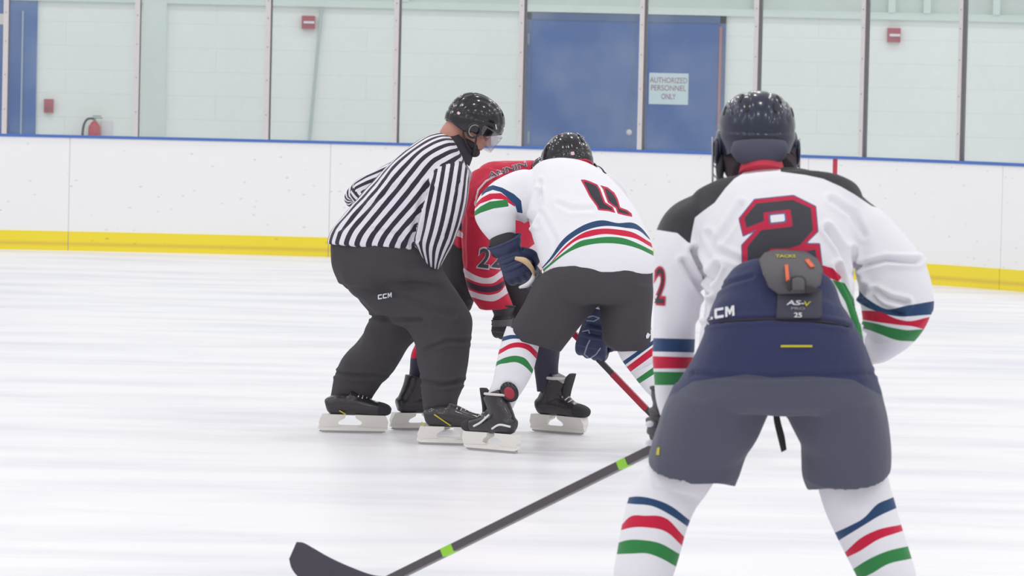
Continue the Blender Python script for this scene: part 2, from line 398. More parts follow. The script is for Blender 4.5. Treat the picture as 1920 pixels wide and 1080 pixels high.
# boards: a straight run that turns into the rounded corner
BD, BXS, BS0, BR, BYAW = 44.7707, -3.36263, -1.39206, 8.53, 0.01755
def brd(s, off, z):
    a = max(s, 0) / BR
    X = BXS + (s if s < 0 else BR * math.sin(a)); Y = 0.0 if s < 0 else -BR * (1 - math.cos(a))
    nx, ny = -math.sin(a), -math.cos(a)     # towards the rink
    X += nx * off; Y += ny * off; c, q = math.cos(BYAW), math.sin(BYAW)
    return (X * c - Y * q, X * q + Y * c + BD, z)
def ribbon(s0, s1, z0, z1, o0, o1, n=8):
    v = []; f = []
    for i in range(n + 1):
        s = s0 + (s1 - s0) * i / n; v += [brd(s, o0, z0), brd(s, o1, z0), brd(s, o1, z1), brd(s, o0, z1)]
    for i in range(n):
        for k in range(4): f.append((4 * i + k, 4 * i + (k + 1) % 4, 4 * i + 4 + (k + 1) % 4, 4 * i + 4 + k))
    f += [(0, 3, 2, 1), (4 * n, 4 * n + 1, 4 * n + 2, 4 * n + 3)]
    return Raw(v, f)
def speckle(name, base, dark, sc, thr, rough=0.5, stripe=None):
    m, nt, b = newmat(name); tc = nt.nodes.new('ShaderNodeTexCoord'); mp = nt.nodes.new('ShaderNodeMapping'); mp.inputs['Scale'].default_value = (0.7, 1, 1.4)
    nt.links.new(tc.outputs['Object'], mp.inputs[0]); v = nt.nodes.new('ShaderNodeTexVoronoi'); v.inputs['Scale'].default_value = sc; nt.links.new(mp.outputs[0], v.inputs['Vector'])
    n = nt.nodes.new('ShaderNodeTexNoise'); n.inputs['Scale'].default_value = 5; nt.links.new(mp.outputs[0], n.inputs['Vector'])
    lt = nt.nodes.new('ShaderNodeMath'); lt.operation = 'LESS_THAN'; lt.inputs[1].default_value = thr; nt.links.new(v.outputs['Distance'], lt.inputs[0])
    mu = nt.nodes.new('ShaderNodeMath'); mu.operation = 'MULTIPLY'; nt.links.new(lt.outputs[0], mu.inputs[0]); nt.links.new(n.outputs['Fac'], mu.inputs[1])
    mx = nt.nodes.new('ShaderNodeMixRGB'); nt.links.new(mu.outputs[0], mx.inputs[0]); mx.inputs[1].default_value = base; mx.inputs[2].default_value = dark; out = mx.outputs[0]
    if stripe:
        s = nt.nodes.new('ShaderNodeSeparateXYZ'); nt.links.new(tc.outputs['Object'], s.inputs[0])
        a = nt.nodes.new('ShaderNodeMath'); a.operation = 'SUBTRACT'; a.inputs[1].default_value = stripe[0]; nt.links.new(s.outputs[2], a.inputs[0])
        q = nt.nodes.new('ShaderNodeMath'); q.operation = 'ABSOLUTE'; nt.links.new(a.outputs[0], q.inputs[0])
        mr = nt.nodes.new('ShaderNodeMapRange'); mr.inputs[1].default_value = stripe[1]; mr.inputs[2].default_value = 0; mr.inputs[3].default_value = 0; mr.inputs[4].default_value = 0.8; nt.links.new(q.outputs[0], mr.inputs[0])
        mx2 = nt.nodes.new('ShaderNodeMixRGB'); nt.links.new(mr.outputs[0], mx2.inputs[0]); nt.links.new(out, mx2.inputs[1]); mx2.inputs[2].default_value = stripe[2]; out = mx2.outputs[0]
    nt.links.new(out, b.inputs['Base Color']); b.inputs['Roughness'].default_value = rough; b.inputs['Specular IOR Level'].default_value = 0.3
    return m
M_board = speckle('white puck-marked board', S((240, 240, 241)), S((196, 196, 200)), 9.0, 0.10)
M_kick = speckle('yellow scuffed kick plate', S((240, 220, 62)), S((190, 160, 80)), 7.0, 0.10, stripe=(0.062, 0.03, S((216, 184, 78))))
M_cap = mat('blue board cap', S((74, 112, 186)), 0.5)
M_seam = mat('board seam', S((205, 203, 205)), 0.8)
M_red = mat('red goal line paint', S((190, 56, 76)), 0.6)
places = ['at the far left edge, partly out of frame', 'left of the referee', 'behind the referee and the red player', 'behind the number 11 player', 'crossed by a red line', 'at the far right behind the raised elbow', 'at the far right edge of the corner']
for k in range(-1, 5):
    a = BS0 + 0.61 + 2.44 * (k - 0); bb = a + 2.44
    org = brd((a + bb) / 2, 0, 0)
    t = make('dasher_board', [ribbon(a + .004, bb - .004, 0.17, 1.05, -0.06, 0.0)], M_board, org=org, smooth=False)
    tag(t, 'white rink board with yellow base ' + places[k + 1], 'rink board', 'rink boards along the far side')
    make('kick_plate', [ribbon(a + .004, bb - .004, 0.0, 0.178, -0.06, 0.008)], M_kick, t, smooth=False)
    make('cap_rail', [ribbon(a, bb, 1.05, 1.075, -0.10, 0.012)], M_cap, t, smooth=False)
    make('seam', [ribbon(a - .004, a + .004, 0.0, 1.05, -0.05, -0.001, 1)], M_seam, t, smooth=False)
    # red goal line painted on the board
    xs = [proj([brd(s, 0, 1.0)])[0][0] for s in np.linspace(a, bb, 60)]
    if min(xs) < 1566 < max(xs):
        sg = float(np.interp(1566, xs, np.linspace(a, bb, 60))); make('goal_line', [ribbon(sg - .026, sg + .026, 0.179, 1.049, 0.0, 0.002, 1)], M_red, t, smooth=False)
# glass and posts
m, nt, b = newmat('rink glass'); nt.nodes.remove(b)
tr = nt.nodes.new('ShaderNodeBsdfTransparent'); tr.inputs[0].default_value = (0.965, 0.982, 0.976, 1); gl = nt.nodes.new('ShaderNodeBsdfGlossy'); gl.inputs['Roughness'].default_value = 0.08
df = nt.nodes.new('ShaderNodeBsdfDiffuse'); df.inputs[0].default_value = S((215, 222, 220))
lw = nt.nodes.new('ShaderNodeLayerWeight'); pw = nt.nodes.new('ShaderNodeMath'); pw.operation = 'POWER'; pw.inputs[1].default_value = 4.0; nt.links.new(lw.outputs['Facing'], pw.inputs[0])
fz = nt.nodes.new('ShaderNodeMath'); fz.operation = 'MULTIPLY_ADD'; fz.inputs[1].default_value = 0.6; fz.inputs[2].default_value = 0.03; nt.links.new(pw.outputs[0], fz.inputs[0]); ms = nt.nodes.new('ShaderNodeMixShader')
nt.links.new(fz.outputs[0], ms.inputs[0]); nt.links.new(tr.outputs[0], ms.inputs[1]); nt.links.new(gl.outputs[0], ms.inputs[2])
ms2 = nt.nodes.new('ShaderNodeMixShader'); tc = nt.nodes.new('ShaderNodeTexCoord'); n = nt.nodes.new('ShaderNodeTexNoise'); n.inputs['Scale'].default_value = 1.3; n.inputs['Detail'].default_value = 5
nt.links.new(tc.outputs['Object'], n.inputs['Vector']); mr = nt.nodes.new('ShaderNodeMapRange'); mr.inputs[1].default_value = 0.4; mr.inputs[2].default_value = 0.75; mr.inputs[3].default_value = 0.05; mr.inputs[4].default_value = 0.17
nt.links.new(n.outputs['Fac'], mr.inputs[0]); nt.links.new(mr.outputs[0], ms2.inputs[0]); nt.links.new(ms.outputs[0], ms2.inputs[1]); nt.links.new(df.outputs[0], ms2.inputs[2])
nt.links.new(ms2.outputs[0], nt.nodes['Material Output'].inputs[0]); M_glass = m
M_post = mat('scuffed aluminium post', S((222, 216, 216)), 0.45, metal=0.0, bump=0.1, bscale=80, var=0.25)
M_gasket = mat('dark gasket', S((112, 108, 114)), 0.7)
pl = ['at the far left edge by the blue door frame', 'right of the fire extinguisher', 'between the second and third panes from the left', 'directly left of the striped referee\'s helmet', 'at the left edge of the blue double door', 'in front of the blue double door', 'rising behind the number 2 helmet', 'right of the number 2 helmet', 'rightmost in the corner']
gp = ['at the left edge, in front of the blue door frame', 'in front of the fire extinguisher', 'second full pane from the left, before the grey smudges', 'pane in front of the slanted conduit', 'pane behind the referee helmet', 'pane in front of the left door leaf', 'pane in front of the authorized personnel sign', 'pane just right of the number 2 helmet', 'pane in front of the right-hand alarm horn', 'pane at the far right edge']
for k in range(-1, 10):
    s = BS0 + 1.22 * k
    if 0 <= k <= 8:
        t = make('glass_post', [ribbon(s - .028, s + .02, 1.075, 2.95, -0.03, 0.012, 1)], M_post, org=brd(s, 0, 1.075), smooth=False)
        tag(t, 'pale aluminium glass post ' + pl[k], 'post', 'posts holding the rink glass')
        make('gasket', [ribbon(s + .02, s + .030, 1.075, 2.95, -0.04, 0.006, 1)], M_gasket, t, smooth=False)
        for zz in (1.3, 1.62, 1.93, 2.2, 2.36): make('rivet', [box((0, 0, 0), (.008, .008, .008), lambda x, y, z: brd(s - .008 + x, 0.012 + y * .4, zz + z))], M_gasket, t, smooth=False)
    if k < 9:
        g = make('rink_glass', [ribbon(s + .034, s + 1.22 - .028, 1.076, 2.9, -0.03, -0.018, 6)], M_glass, org=brd(s + .61, 0, 1.076), smooth=True, angle=30)
        tag(g, 'clear rink glass ' + gp[k + 1], 'glass', 'rink glass panes')

# building wall behind the glass
YW = 47.9
def wz(px, py): return at(px, py, YW)
m, nt, b = newmat('mint painted block')
tc = nt.nodes.new('ShaderNodeTexCoord'); br = nt.nodes.new('ShaderNodeTexBrick'); br.inputs['Scale'].default_value = 1.0
br.inputs['Brick Width'].default_value = 3.0; br.inputs['Row Height'].default_value = 0.238; br.inputs['Mortar Size'].default_value = 0.0035; br.inputs['Mortar Smooth'].default_value = 0.3
br.inputs['Color1'].default_value = S((239, 244, 242)); br.inputs['Color2'].default_value = S((238, 243, 241)); br.inputs['Mortar'].default_value = S((222, 230, 228))
sp_ = nt.nodes.new('ShaderNodeSeparateXYZ'); cb = nt.nodes.new('ShaderNodeCombineXYZ'); nt.links.new(tc.outputs['Object'], sp_.inputs[0]); nt.links.new(sp_.outputs[0], cb.inputs[0]); nt.links.new(sp_.outputs[2], cb.inputs[1]); nt.links.new(cb.outputs[0], br.inputs['Vector'])
n = nt.nodes.new('ShaderNodeTexNoise'); n.inputs['Scale'].default_value = 0.8; nt.links.new(tc.outputs['Object'], n.inputs['Vector'])
mx = nt.nodes.new('ShaderNodeMixRGB'); mx.blend_type = 'MULTIPLY'; mx.inputs[0].default_value = 0.10; nt.links.new(br.outputs[0], mx.inputs[1]); nt.links.new(n.outputs['Fac'], mx.inputs[2])
nt.links.new(mx.outputs[0], b.inputs['Base Color']); b.inputs['Roughness'].default_value = 0.7; M_wall = m
M_mint = mat('mint painted steel', S((216, 228, 224)), 0.6, var=0.12, bscale=4)
M_mint2 = mat('mint panelling', S((208, 219, 215)), 0.6, var=0.2, bscale=3)
ztrim = wz(960, 21).z
tag(make('wall_back', [box((-14, YW, 0), (14, YW + .2, ztrim))], M_wall, org=(0, YW, 0.021), smooth=False), 'mint green painted block wall behind the rink glass', 'wall', kind='structure')
tag(make('wall_upper', [box((-14, YW + .03, ztrim), (14, YW + .2, ztrim + 2.5))], M_mint2, org=(0, YW, ztrim), smooth=False), 'mint green panelling above the ledge of the block wall', 'wall', kind='structure')
tag(make('trim_1', [box((-14, YW - .05, ztrim), (14, YW + .03, ztrim + .045)), box((-14, YW - .03, ztrim + .045), (14, YW + .03, ztrim + .07))], M_mint, org=(0, YW, ztrim), smooth=False), 'mint green ledge along the top of the block wall', 'trim', kind='structure')
for i, px in enumerate((1672, 1738, 1868, 1960, 1420, 760, 80)):
    x = wz(px, 10).x
    tag(make('trim_%d' % (i + 2), [box((x - .035, YW - .04, ztrim + .07), (x + .035, YW + .03, ztrim + 2.4))], M_mint, org=(x, YW, ztrim), smooth=False), 'vertical mint green rib above the wall ledge', 'trim', kind='structure')
xa, xb = wz(268, 100).x, wz(312, 100).x
tag(make('trim_9', [box((xa, YW - .06, 0), (xb, YW, ztrim + 2.0))], M_mint, org=(xa, YW, 0), smooth=False), 'shallow mint green pilaster beside the second glass post', 'trim', kind='structure')
# left blue doorway
M_blue = mat('blue painted steel', S((48, 98, 170)), 0.45, var=0.12, bscale=2)
M_blue2 = mat('blue painted door leaf', S((34, 86, 160)), 0.4, var=0.15, bscale=2)
M_bluedk = mat('blue door header', S((58, 86, 136)), 0.5)
x1 = wz(69, 120).x
t = make('door_1', [box((x1 - .9, YW - .03, 0), (x1, YW, 2.6))], M_blue, org=(x1 - .45, YW, 0), smooth=False); tag(t, 'blue painted door with frame at the left edge behind the glass', 'door', kind='structure')
make('door_leaf', [box((x1 - .86, YW - .045, 0.02), (x1 - .14, YW - .03, wz(40, 20).z))], M_blue2, t, smooth=False)
make('frame_edge', [box((x1 - .15, YW - .05, 0.02), (x1 - .135, YW - .03, wz(40, 20).z))], mat('pale worn edge', S((150, 172, 186)), 0.6), t, smooth=False)
make('push_plate', [box((x1 - .42, YW - .06, wz(10, 46).z), (x1 - .30, YW - .045, wz(10, 26).z))], M_post, t, smooth=False)
# double door
xl, xr = wz(985, 150).x, wz(1359, 150).x; zt = wz(1170, 27).z; xm = wz(1183, 150).x + .02
t = make('door_2', [box((xl, YW - .04, 0), (xl + .05, YW, zt)), box((xr - .06, YW - .04, 0), (xr, YW, zt)), box((xl, YW - .04, zt - .07), (xr, YW, zt))], M_bluedk, org=((xl + xr) / 2, YW, 0), smooth=False); tag(t, 'wide blue double door with an authorized personnel sign', 'door', kind='structure')
make('door_leaf', [box((xl + .05, YW - .03, 0.02), (xm - .004, YW - .002, zt - .07))], M_blue2, t, smooth=False)
make('door_leaf', [box((xm + .004, YW - .03, 0.02), (xr - .06, YW - .002, zt - .07))], M_blue2, t, smooth=False)
kx, kz = wz(1181, 248).x, wz(1181, 248).z
make('door_knob', [ellipsoid((kx - .01, YW - .07, kz), ((.03, 0, 0), (0, .03, 0), (0, 0, .03))), tube([(kx - .01, YW - .03, kz), (kx - .01, YW - .07, kz)], .012)], M_post, t)
for yy in (74, 258):
    hx, hz = wz(991, yy).x, wz(991, yy).z; make('hinge', [tube([(hx, YW - .045, hz - .06), (hx, YW - .045, hz + .06)], .011)], mat('dull hinge', S((116, 136, 158)), .5), t)
ox, oz0, oz1 = wz(1349, 150).x, wz(1349, 262).z, wz(1352, 50).z
make('weather_strip', [box((ox - .013, YW - .05, oz0), (ox + .013, YW - .03, oz1))], mat('faded orange strip', S((160, 104, 112)), .7), t, smooth=False)
# sign
a = wz(1216, 195); c = wz(1291, 138)
M_sign = mat('pale sign board', S((196, 214, 222)), 0.5)
sg = make('wall_sign', [box((a.x, YW - .038, a.z), (c.x, YW - .031, c.z))], M_sign, org=((a.x + c.x) / 2, YW - .03, (a.z + c.z) / 2), smooth=False)
tag(sg, 'pale rectangular sign reading AUTHORIZED PERSONNEL ONLY on the blue door', 'sign')
M_sgt = mat('brown red sign lettering', S((140, 96, 112)), 0.6)
for txt, py, wd in (('AUTHORIZED', 150.5, 70), ('PERSONNEL', 165, 66), ('ONLY', 181, 27)):
    V, Fc = text_fit(txt, 1253.5, py, wd, 10.5, 1.3, 0.008)
    make('lettering', [Raw([tuple(at(x, y, YW - .0395)) for x, y in V], Fc)], M_sgt, sg, smooth=False)
# alarm horns, pull station, extinguisher, conduit
M_alarm = mat('red alarm housing', S((168, 66, 84)), 0.45)
for (px0, py0, px1, py1, lab) in ((566, 30, 591, 54, 'red fire alarm horn strobe left on the wall beside the conduit'), (1663, 53, 1688, 79, 'red fire alarm horn strobe right on the wall, right of number 2 helmet')):
    a = wz(px0, py1); c = wz(px1, py0); zc = (a.z + c.z) / 2; h = c.z - a.z
    t = make('fire_alarm_horn', [box((a.x, YW - .06, a.z), (c.x, YW, c.z))], M_alarm, org=((a.x + c.x) / 2, YW, zc), smooth=False)
    tag(t, lab, 'fire alarm', 'fire alarm horns on the wall')
    make('strobe_lens', [box((a.x + .02, YW - .075, zc - h * .09), (c.x - .005, YW - .06, zc + h * .09))], M_wh, t, smooth=False)
a = wz(83, 211); c = wz(101, 186)
t = make('fire_pull_station', [box((a.x, YW - .05, a.z), (c.x, YW, c.z))], M_alarm, org=((a.x + c.x) / 2, YW, a.z), smooth=False); tag(t, 'small red fire pull station on the wall near the blue door frame', 'pull station')
make('pull_handle', [box((a.x + .02, YW - .065, a.z + .04), (c.x - .02, YW - .05, a.z + .06))], mat('dull red handle', S((140, 70, 84)), .5), t, smooth=False)
e0 = wz(179, 222); ez = e0.z - .02; ex = e0.x
t = make('fire_extinguisher', [tube([(ex, YW - .1, ez - .52), (ex, YW - .1, ez - .48), (ex, YW - .1, ez - .10), (ex, YW - .1, ez - .04), (ex, YW - .1, ez - .005)], [.05, .062, .062, .045, .02], nu=32)], mat('red extinguisher paint', S((186, 52, 72)), .3), org=(ex, YW - .1, ez - .52))
tag(t, 'red fire extinguisher hung on the mint wall, mostly below the board top', 'fire extinguisher')
make('valve', [tube([(ex, YW - .1, ez - .01), (ex, YW - .1, ez + .03)], .014), box((ex - .02, YW - .115, ez + .02), (ex + .08, YW - .085, ez + .032)), box((ex - .02, YW - .115, ez + .04), (ex + .065, YW - .085, ez + .05))], mat('greenish valve', S((120, 150, 140)), .5), t, smooth=False)
make('hose', [tube([(ex - .01, YW - .11, ez + .02), (ex - .07, YW - .13, ez + .01), (ex - .105, YW - .14, ez - .06), (ex - .115, YW - .14, ez - .2), (ex - .10, YW - .13, ez - .36)], .012)], M_strap, t)
make('instruction_card', [box((ex + .063, YW - .02, ez - .3), (ex + .17, YW - .005, ez + .0))], M_wh, t, smooth=False)
p0 = at(603, 16, YW - .04); p1 = at(579, 275, YW - .04); p2 = at(570, 370, YW - .04)
t = make('conduit', [tube([p0, p1, p2], .016)], mat('grey mint conduit', S((176, 190, 188)), .6), org=tuple(p2)); tag(t, 'thin slanting grey conduit on the wall below the left alarm horn', 'conduit')

# ================================================================== BUILDERS FOR KIT
def skate(person, o, yaw, pitch=0.0, lean=0.0, white=False, lace=True, sc=1.0, accent=None, tongue=True, top=0.25, shaftlean=0.0, name='skate', low=False):
    """hockey skate; o = ice contact under the ankle"""
    f = Vector((math.cos(math.radians(yaw)), math.sin(math.radians(yaw)), 0)); up = Vector((0, 0, 1)); sd = up.cross(f)
    R = Matrix.Rotation(math.radians(pitch), 3, sd) @ Matrix.Rotation(math.radians(lean), 3, f)
    f2 = R @ f; u2 = R @ up; fr0 = frame(o, f2, u2)
    fr = lambda a, b, c: tuple(fr0(a * sc, b * sc, c * sc))
    def ring(x, z, hw, dx, dz, th): c = np.array(fr(x, 0, z)); return (c, np.array(fr(x, hw, z)) - c, th * sc)
    sl = shaftlean
    shaft = Loft([ring(-.028, .092, .034, 0, 0, .058), ring(-.028, .13, .036, 0, 0, .060), ring(-.016 + .02 * sl, .17, .040, 0, 0, .056), ring(-.004 + .06 * sl, .21, .045, 0, 0, .054), ring(.006 + .10 * sl, top, .050, 0, 0, .056)], px=False, nu=32)
    if low: shaft = Loft([ring(-.03, .092, .033, 0, 0, .056), ring(-.028, .125, .033, 0, 0, .052), ring(-.022, .155, .032, 0, 0, .045)], px=False, nu=32); tongue = False
    foot = Loft([ring(-.090, .116, .022, 0, 0, .022), ring(-.074, .120, .034, 0, 0, .038), ring(-.02, .124, .038, 0, 0, .046), ring(.04, .122, .042, 0, 0, .045), ring(.08, .117, .045, 0, 0, .040), ring(.12, .111, .047, 0, 0, .034), ring(.155, .107, .045, 0, 0, .030), ring(.182, .103, .036, 0, 0, .024), ring(.195, .100, .018, 0, 0, .014)], px=False, nu=32)
    inst = tube([fr(.01, 0, .19 if not low else .155), fr(.05, 0, .165 if not low else .145), fr(.10, 0, .128)], [.036 * sc, .030 * sc, .024 * sc], nu=24)
    t = fuse(name, [shaft, foot, inst], .0055, M_boot, person, smooth=4)
    sub = t
    # white holder with two pedestals, open window, rail and steel
    rear = [(-.105, .082), (.0, .082), (-.004, .066), (-.03, .052), (-.036, .04), (-.02, .03), (-.112, .024), (-.120, .045)]
    front = [(.04, .082), (.175, .08), (.188, .05), (.182, .024), (.05, .03), (.072, .04), (.068, .052), (.044, .066)]
    rail = [(-.119, .034), (.184, .034), (.186, .018), (.17, .010), (-.105, .010), (-.122, .018)]
    make('blade_holder', [prism(rear, .020 * sc, lambda x, y, z: fr(x, y / sc * (0.45 + .9 * (z - .02) / .06), z)), prism(front, .022 * sc, lambda x, y, z: fr(x, y / sc * (0.45 + .9 * (z - .02) / .06), z)), prism(rail, .009 * sc, lambda x, y, z: fr(x, y / sc, z))], M_holder, sub, angle=35)
    make('blade_runner', [prism([(-.112, .011), (.172, .011), (.178, .006), (.16, .001), (.0, 0), (-.10, .001), (-.118, .006)], .002, lambda x, y, z: fr(x, y / sc, z))], M_steel, sub, angle=35)
    make('toe_cap', [Loft([ring(.140, .108, .048, 0, 0, .033), ring(.165, .106, .043, 0, 0, .029), ring(.187, .102, .034, 0, 0, .022), ring(.199, .100, .014, 0, 0, .011)], px=False, nu=28)], M_blackmat if accent is None else accent, sub)
    if tongue:
        make('tongue', [Loft([ring(.075, .165, .024, 0, 0, .010), ring(.060 + .05 * sl, .20, .030, 0, 0, .012), ring(.058 + .10 * sl, top, .033, 0, 0, .010), ring(.068 + .11 * sl, top + .022, .026, 0, 0, .005)], px=False, nu=24)], M_blackmat, sub)
    if lace:
        for i in range(5):
            x = .052 + i * .017; z = (.172 if low else .188) - i * (.0075 if low else .011)
            make('lace', [tube([fr(x, -.026, z - .012), fr(x + .004, 0, z), fr(x, .026, z - .012)], .0035 * sc, nu=8, sub=3)], M_lace, sub)
    return t, fr

def helmet(person, o, fwd, up, m, sc=1.0, wd=.118, ln=.145, ht=.135, name='helmet', ridges=True, boxy=.88):
    fr0 = frame(o, fwd, up)
    fr = lambda a, b, c: fr0(a * sc, b * sc, c * sc)
    nu, nv = 96, 40; v = []; f = []
    def pt(a, t, off=0.0):
        side = abs(math.sin(a)) ** 3
        pm = math.radians(84 + 30 * side + (34 * max(0, -math.cos(a)) ** 0.7 if math.cos(a) < 0 else 0) * (1 - .25 * side))
        p = t * pm; L = ln * (1.0 if math.cos(a) > 0 else .97)
        sb = math.sin(p) ** boxy if p < PI / 2 else math.sin(p); x = L * math.cos(a) * sb; y = wd * math.sin(a) * sb; z = ht * math.copysign(abs(math.cos(p)) ** (boxy if p < PI / 2 else 1), math.cos(p))
        k = 1.0 + off
        if ridges and t < .97:
            ay = abs(y); r = 0
            r -= .030 * math.exp(-((ay - .036) / .006) ** 2); r -= .028 * math.exp(-((ay - .078) / .006) ** 2) * (z > 0.02)
            r -= .03 * math.exp(-((z - .018 - .25 * x) / .006) ** 2)
            k += r
        if p > PI / 2: k += 0.04 * (p - PI / 2)
        return (x * k, y * k, z * k)
    for i in range(nv + 1):
        for j in range(nu): v.append(tuple(fr(*pt(2 * PI * j / nu, i / nv))))
    for i in range(nv):
        for j in range(nu):
            k = (j + 1) % nu; f.append((i * nu + j, (i + 1) * nu + j, (i + 1) * nu + k, i * nu + k))
    t = make(name, [Raw(v, f)], m, person)
    q = t.o.modifiers.new('shell', 'SOLIDIFY'); q.thickness = .010 * sc; q.offset = -1
    make('helmet_liner', [Raw([tuple(fr(*[c * .93 for c in pt(2 * PI * j / 48, .1 + .9 * i / 20)])) for i in range(21) for j in range(48)], [(i * 48 + j, (i + 1) * 48 + j, (i + 1) * 48 + (j + 1) % 48, i * 48 + (j + 1) % 48) for i in range(20) for j in range(48)])], M_blackmat, t)
    # vents: dark slots
    for sy in (-1, 1):
        for (az, tt, l) in ((0.55, .45, .02), (2.5, .42, .02), (2.75, .58, .018), (1.2, .55, .016), (1.95, .55, .016)):
            a = az * sy; c = None
            p_ = lambda *q: np.array(fr(*pt(*q)))
            d1_ = p_(a, tt + .02, .004) - p_(a, tt, .004); d1_ /= np.linalg.norm(d1_); d2_ = p_(a + .03, tt, .004) - p_(a, tt, .004); d2_ /= np.linalg.norm(d2_); n_ = np.cross(d1_, d2_)
            make('vent', [ellipsoid(p_(a, tt, .004), (d1_ * l * sc, d2_ * .006 * sc, n_ * .002), 14, 8)], M_blackmat, t)
        # ear guard ring
        c = (0.0, sy * (wd + .006), -.045)
        pts = [tuple(fr(c[0] + .03 * math.cos(a), c[1] * (1 - .0), c[2] + .034 * math.sin(a))) for a in np.linspace(0, 2 * PI, 17)]
        make('ear_guard', [tube(pts, .006 * sc, nu=8, sub=2)], m, t)
    return t, fr, fr0, pt

def cage(h, fr, m, wd=.118):
    def P(a, z): return tuple(fr((.155 - .25 * max(0, -z - .1) ) * math.cos(a), (wd + .012) * math.sin(a), z))
    bars = [-.02, -.05, -.08, -.11, -.135]
    for z in bars: make('cage_bar', [tube([P(a, z) for a in np.linspace(-1.45, 1.45, 13)], .003, nu=8, sub=2)], m, h)
    for a in (-1.45, -1.0, -.55, -.18, .18, .55, 1.0, 1.45): make('cage_bar', [tube([P(a, z) for z in (.0, -.05, -.1, -.14)], .003, nu=8, sub=2)], m, h)
    make('chin_cup', [ellipsoid(fr(.10, 0, -.15), (fr(.03, 0, 0) - fr(0, 0, 0), fr(0, .04, 0) - fr(0, 0, 0), fr(0, 0, .02) - fr(0, 0, 0)))], M_blackmat, h)

def head_parts(fr0, sc=1.0):
    fr = lambda a, b, c: tuple(fr0(a * sc, b * sc, c * sc)); X, Y, Z = [np.array(q) * sc for q in (fr0.x, fr0.y, fr0.z)]
    L = [ellipsoid(fr(0, 0, .012), (X * .10, Y * .078, Z * .10)),
         ellipsoid(fr(.030, 0, -.045), (X * .066, Y * .062, Z * .075)),
         ellipsoid(fr(.045, 0, -.095), (X * .042, Y * .045, Z * .035)),      # jaw
         ellipsoid(fr(.078, 0, -.118), (X * .018, Y * .022, Z * .016)),      # chin
         ellipsoid(fr(.088, 0, -.002), (X * .014, Y * .045, Z * .010)),      # brow
         tube([fr(.094, 0, -.012), fr(.104, 0, -.03), fr(.116, 0, -.048), fr(.100, 0, -.056)], [.008 * sc, .010 * sc, .013 * sc, .009 * sc], nu=14),   # nose
         tube([fr(.090, -.020, -.080), fr(.099, 0, -.078), fr(.090, .020, -.080)], [.005 * sc, .0075 * sc, .005 * sc], nu=12),    # upper lip
         tube([fr(.087, -.018, -.090), fr(.095, 0, -.091), fr(.087, .018, -.090)], [.005 * sc, .0075 * sc, .005 * sc], nu=12)]
    for s in (-1, 1):
        L.append(ellipsoid(fr(.062, s * .036, -.045), (X * .022, Y * .018, Z * .02)))  # cheek
        L.append(ellipsoid(fr(-.006, s * .080, -.03), (X * .020, Y * .009, Z * .032)))  # ear
        L.append(ellipsoid(fr(-.002, s * .078, -.052), (X * .011, Y * .008, Z * .012)))
    return L
def face_parts(person, fr0, sc=1.0):
    fr = lambda a, b, c: tuple(fr0(a * sc, b * sc, c * sc)); X, Y, Z = [np.array(q) * sc for q in (fr0.x, fr0.y, fr0.z)]
    for s in (-1, 1):
        e = make('eye', [ellipsoid(fr(.083, s * .031, -.022), (X * .0115, Y * .0115, Z * .0115), 16, 10)], M_wh, person)
        make('iris', [ellipsoid(fr(.0925, s * .031, -.023), (X * .003, Y * .0055, Z * .0055), 12, 8)], M_blackmat, e)
        make('eyebrow', [tube([fr(.090, s * .018, -.002), fr(.094, s * .032, .003), fr(.084, s * .046, -.001)], .0035 * sc, nu=8)], M_blackmat, person)
def hand_parts(fr0, grip=True, sc=1.0):
    """palm, four unequal curled fingers and a thumb; x = towards the knuckles, z = back of the hand, y = thumb side"""
    fr = lambda a, b, c: tuple(fr0(a * sc, b * sc, c * sc)); L = []
    Y = np.array(fr0.y) * sc
    L.append(Loft([(np.array(fr(0, 0, 0)), Y * .028, .020 * sc), (np.array(fr(.04, 0, 0)), Y * .038, .017 * sc), (np.array(fr(.085, 0, .002)), Y * .040, .014 * sc)], px=False, nu=24))
    k = 1.0 if grip else .45
    for i, (y, l) in enumerate(((.030, .92), (.010, 1.0), (-.011, .94), (-.030, .76))):
        a1, a2, a3 = .9 * k, 1.9 * k, 2.8 * k; p = np.array([.085, y, .0]); pts = [p]; 
        for a, ln in ((a1, .042), (a2, .028), (a3, .022)):
            p = p + np.array([math.cos(a), 0, -math.sin(a)]) * ln * l; pts.append(p)
        L.append(tube([fr(*q) for q in pts], [.0095 * sc, .009 * sc, .0083 * sc, .0072 * sc], nu=12))
    L.append(tube([fr(.02, .030, -.006), fr(.048, .052, -.018), fr(.068, .05, -.038), fr(.078, .036, -.05)], [.012 * sc, .011 * sc, .0095 * sc, .008 * sc], nu=12))
    return L
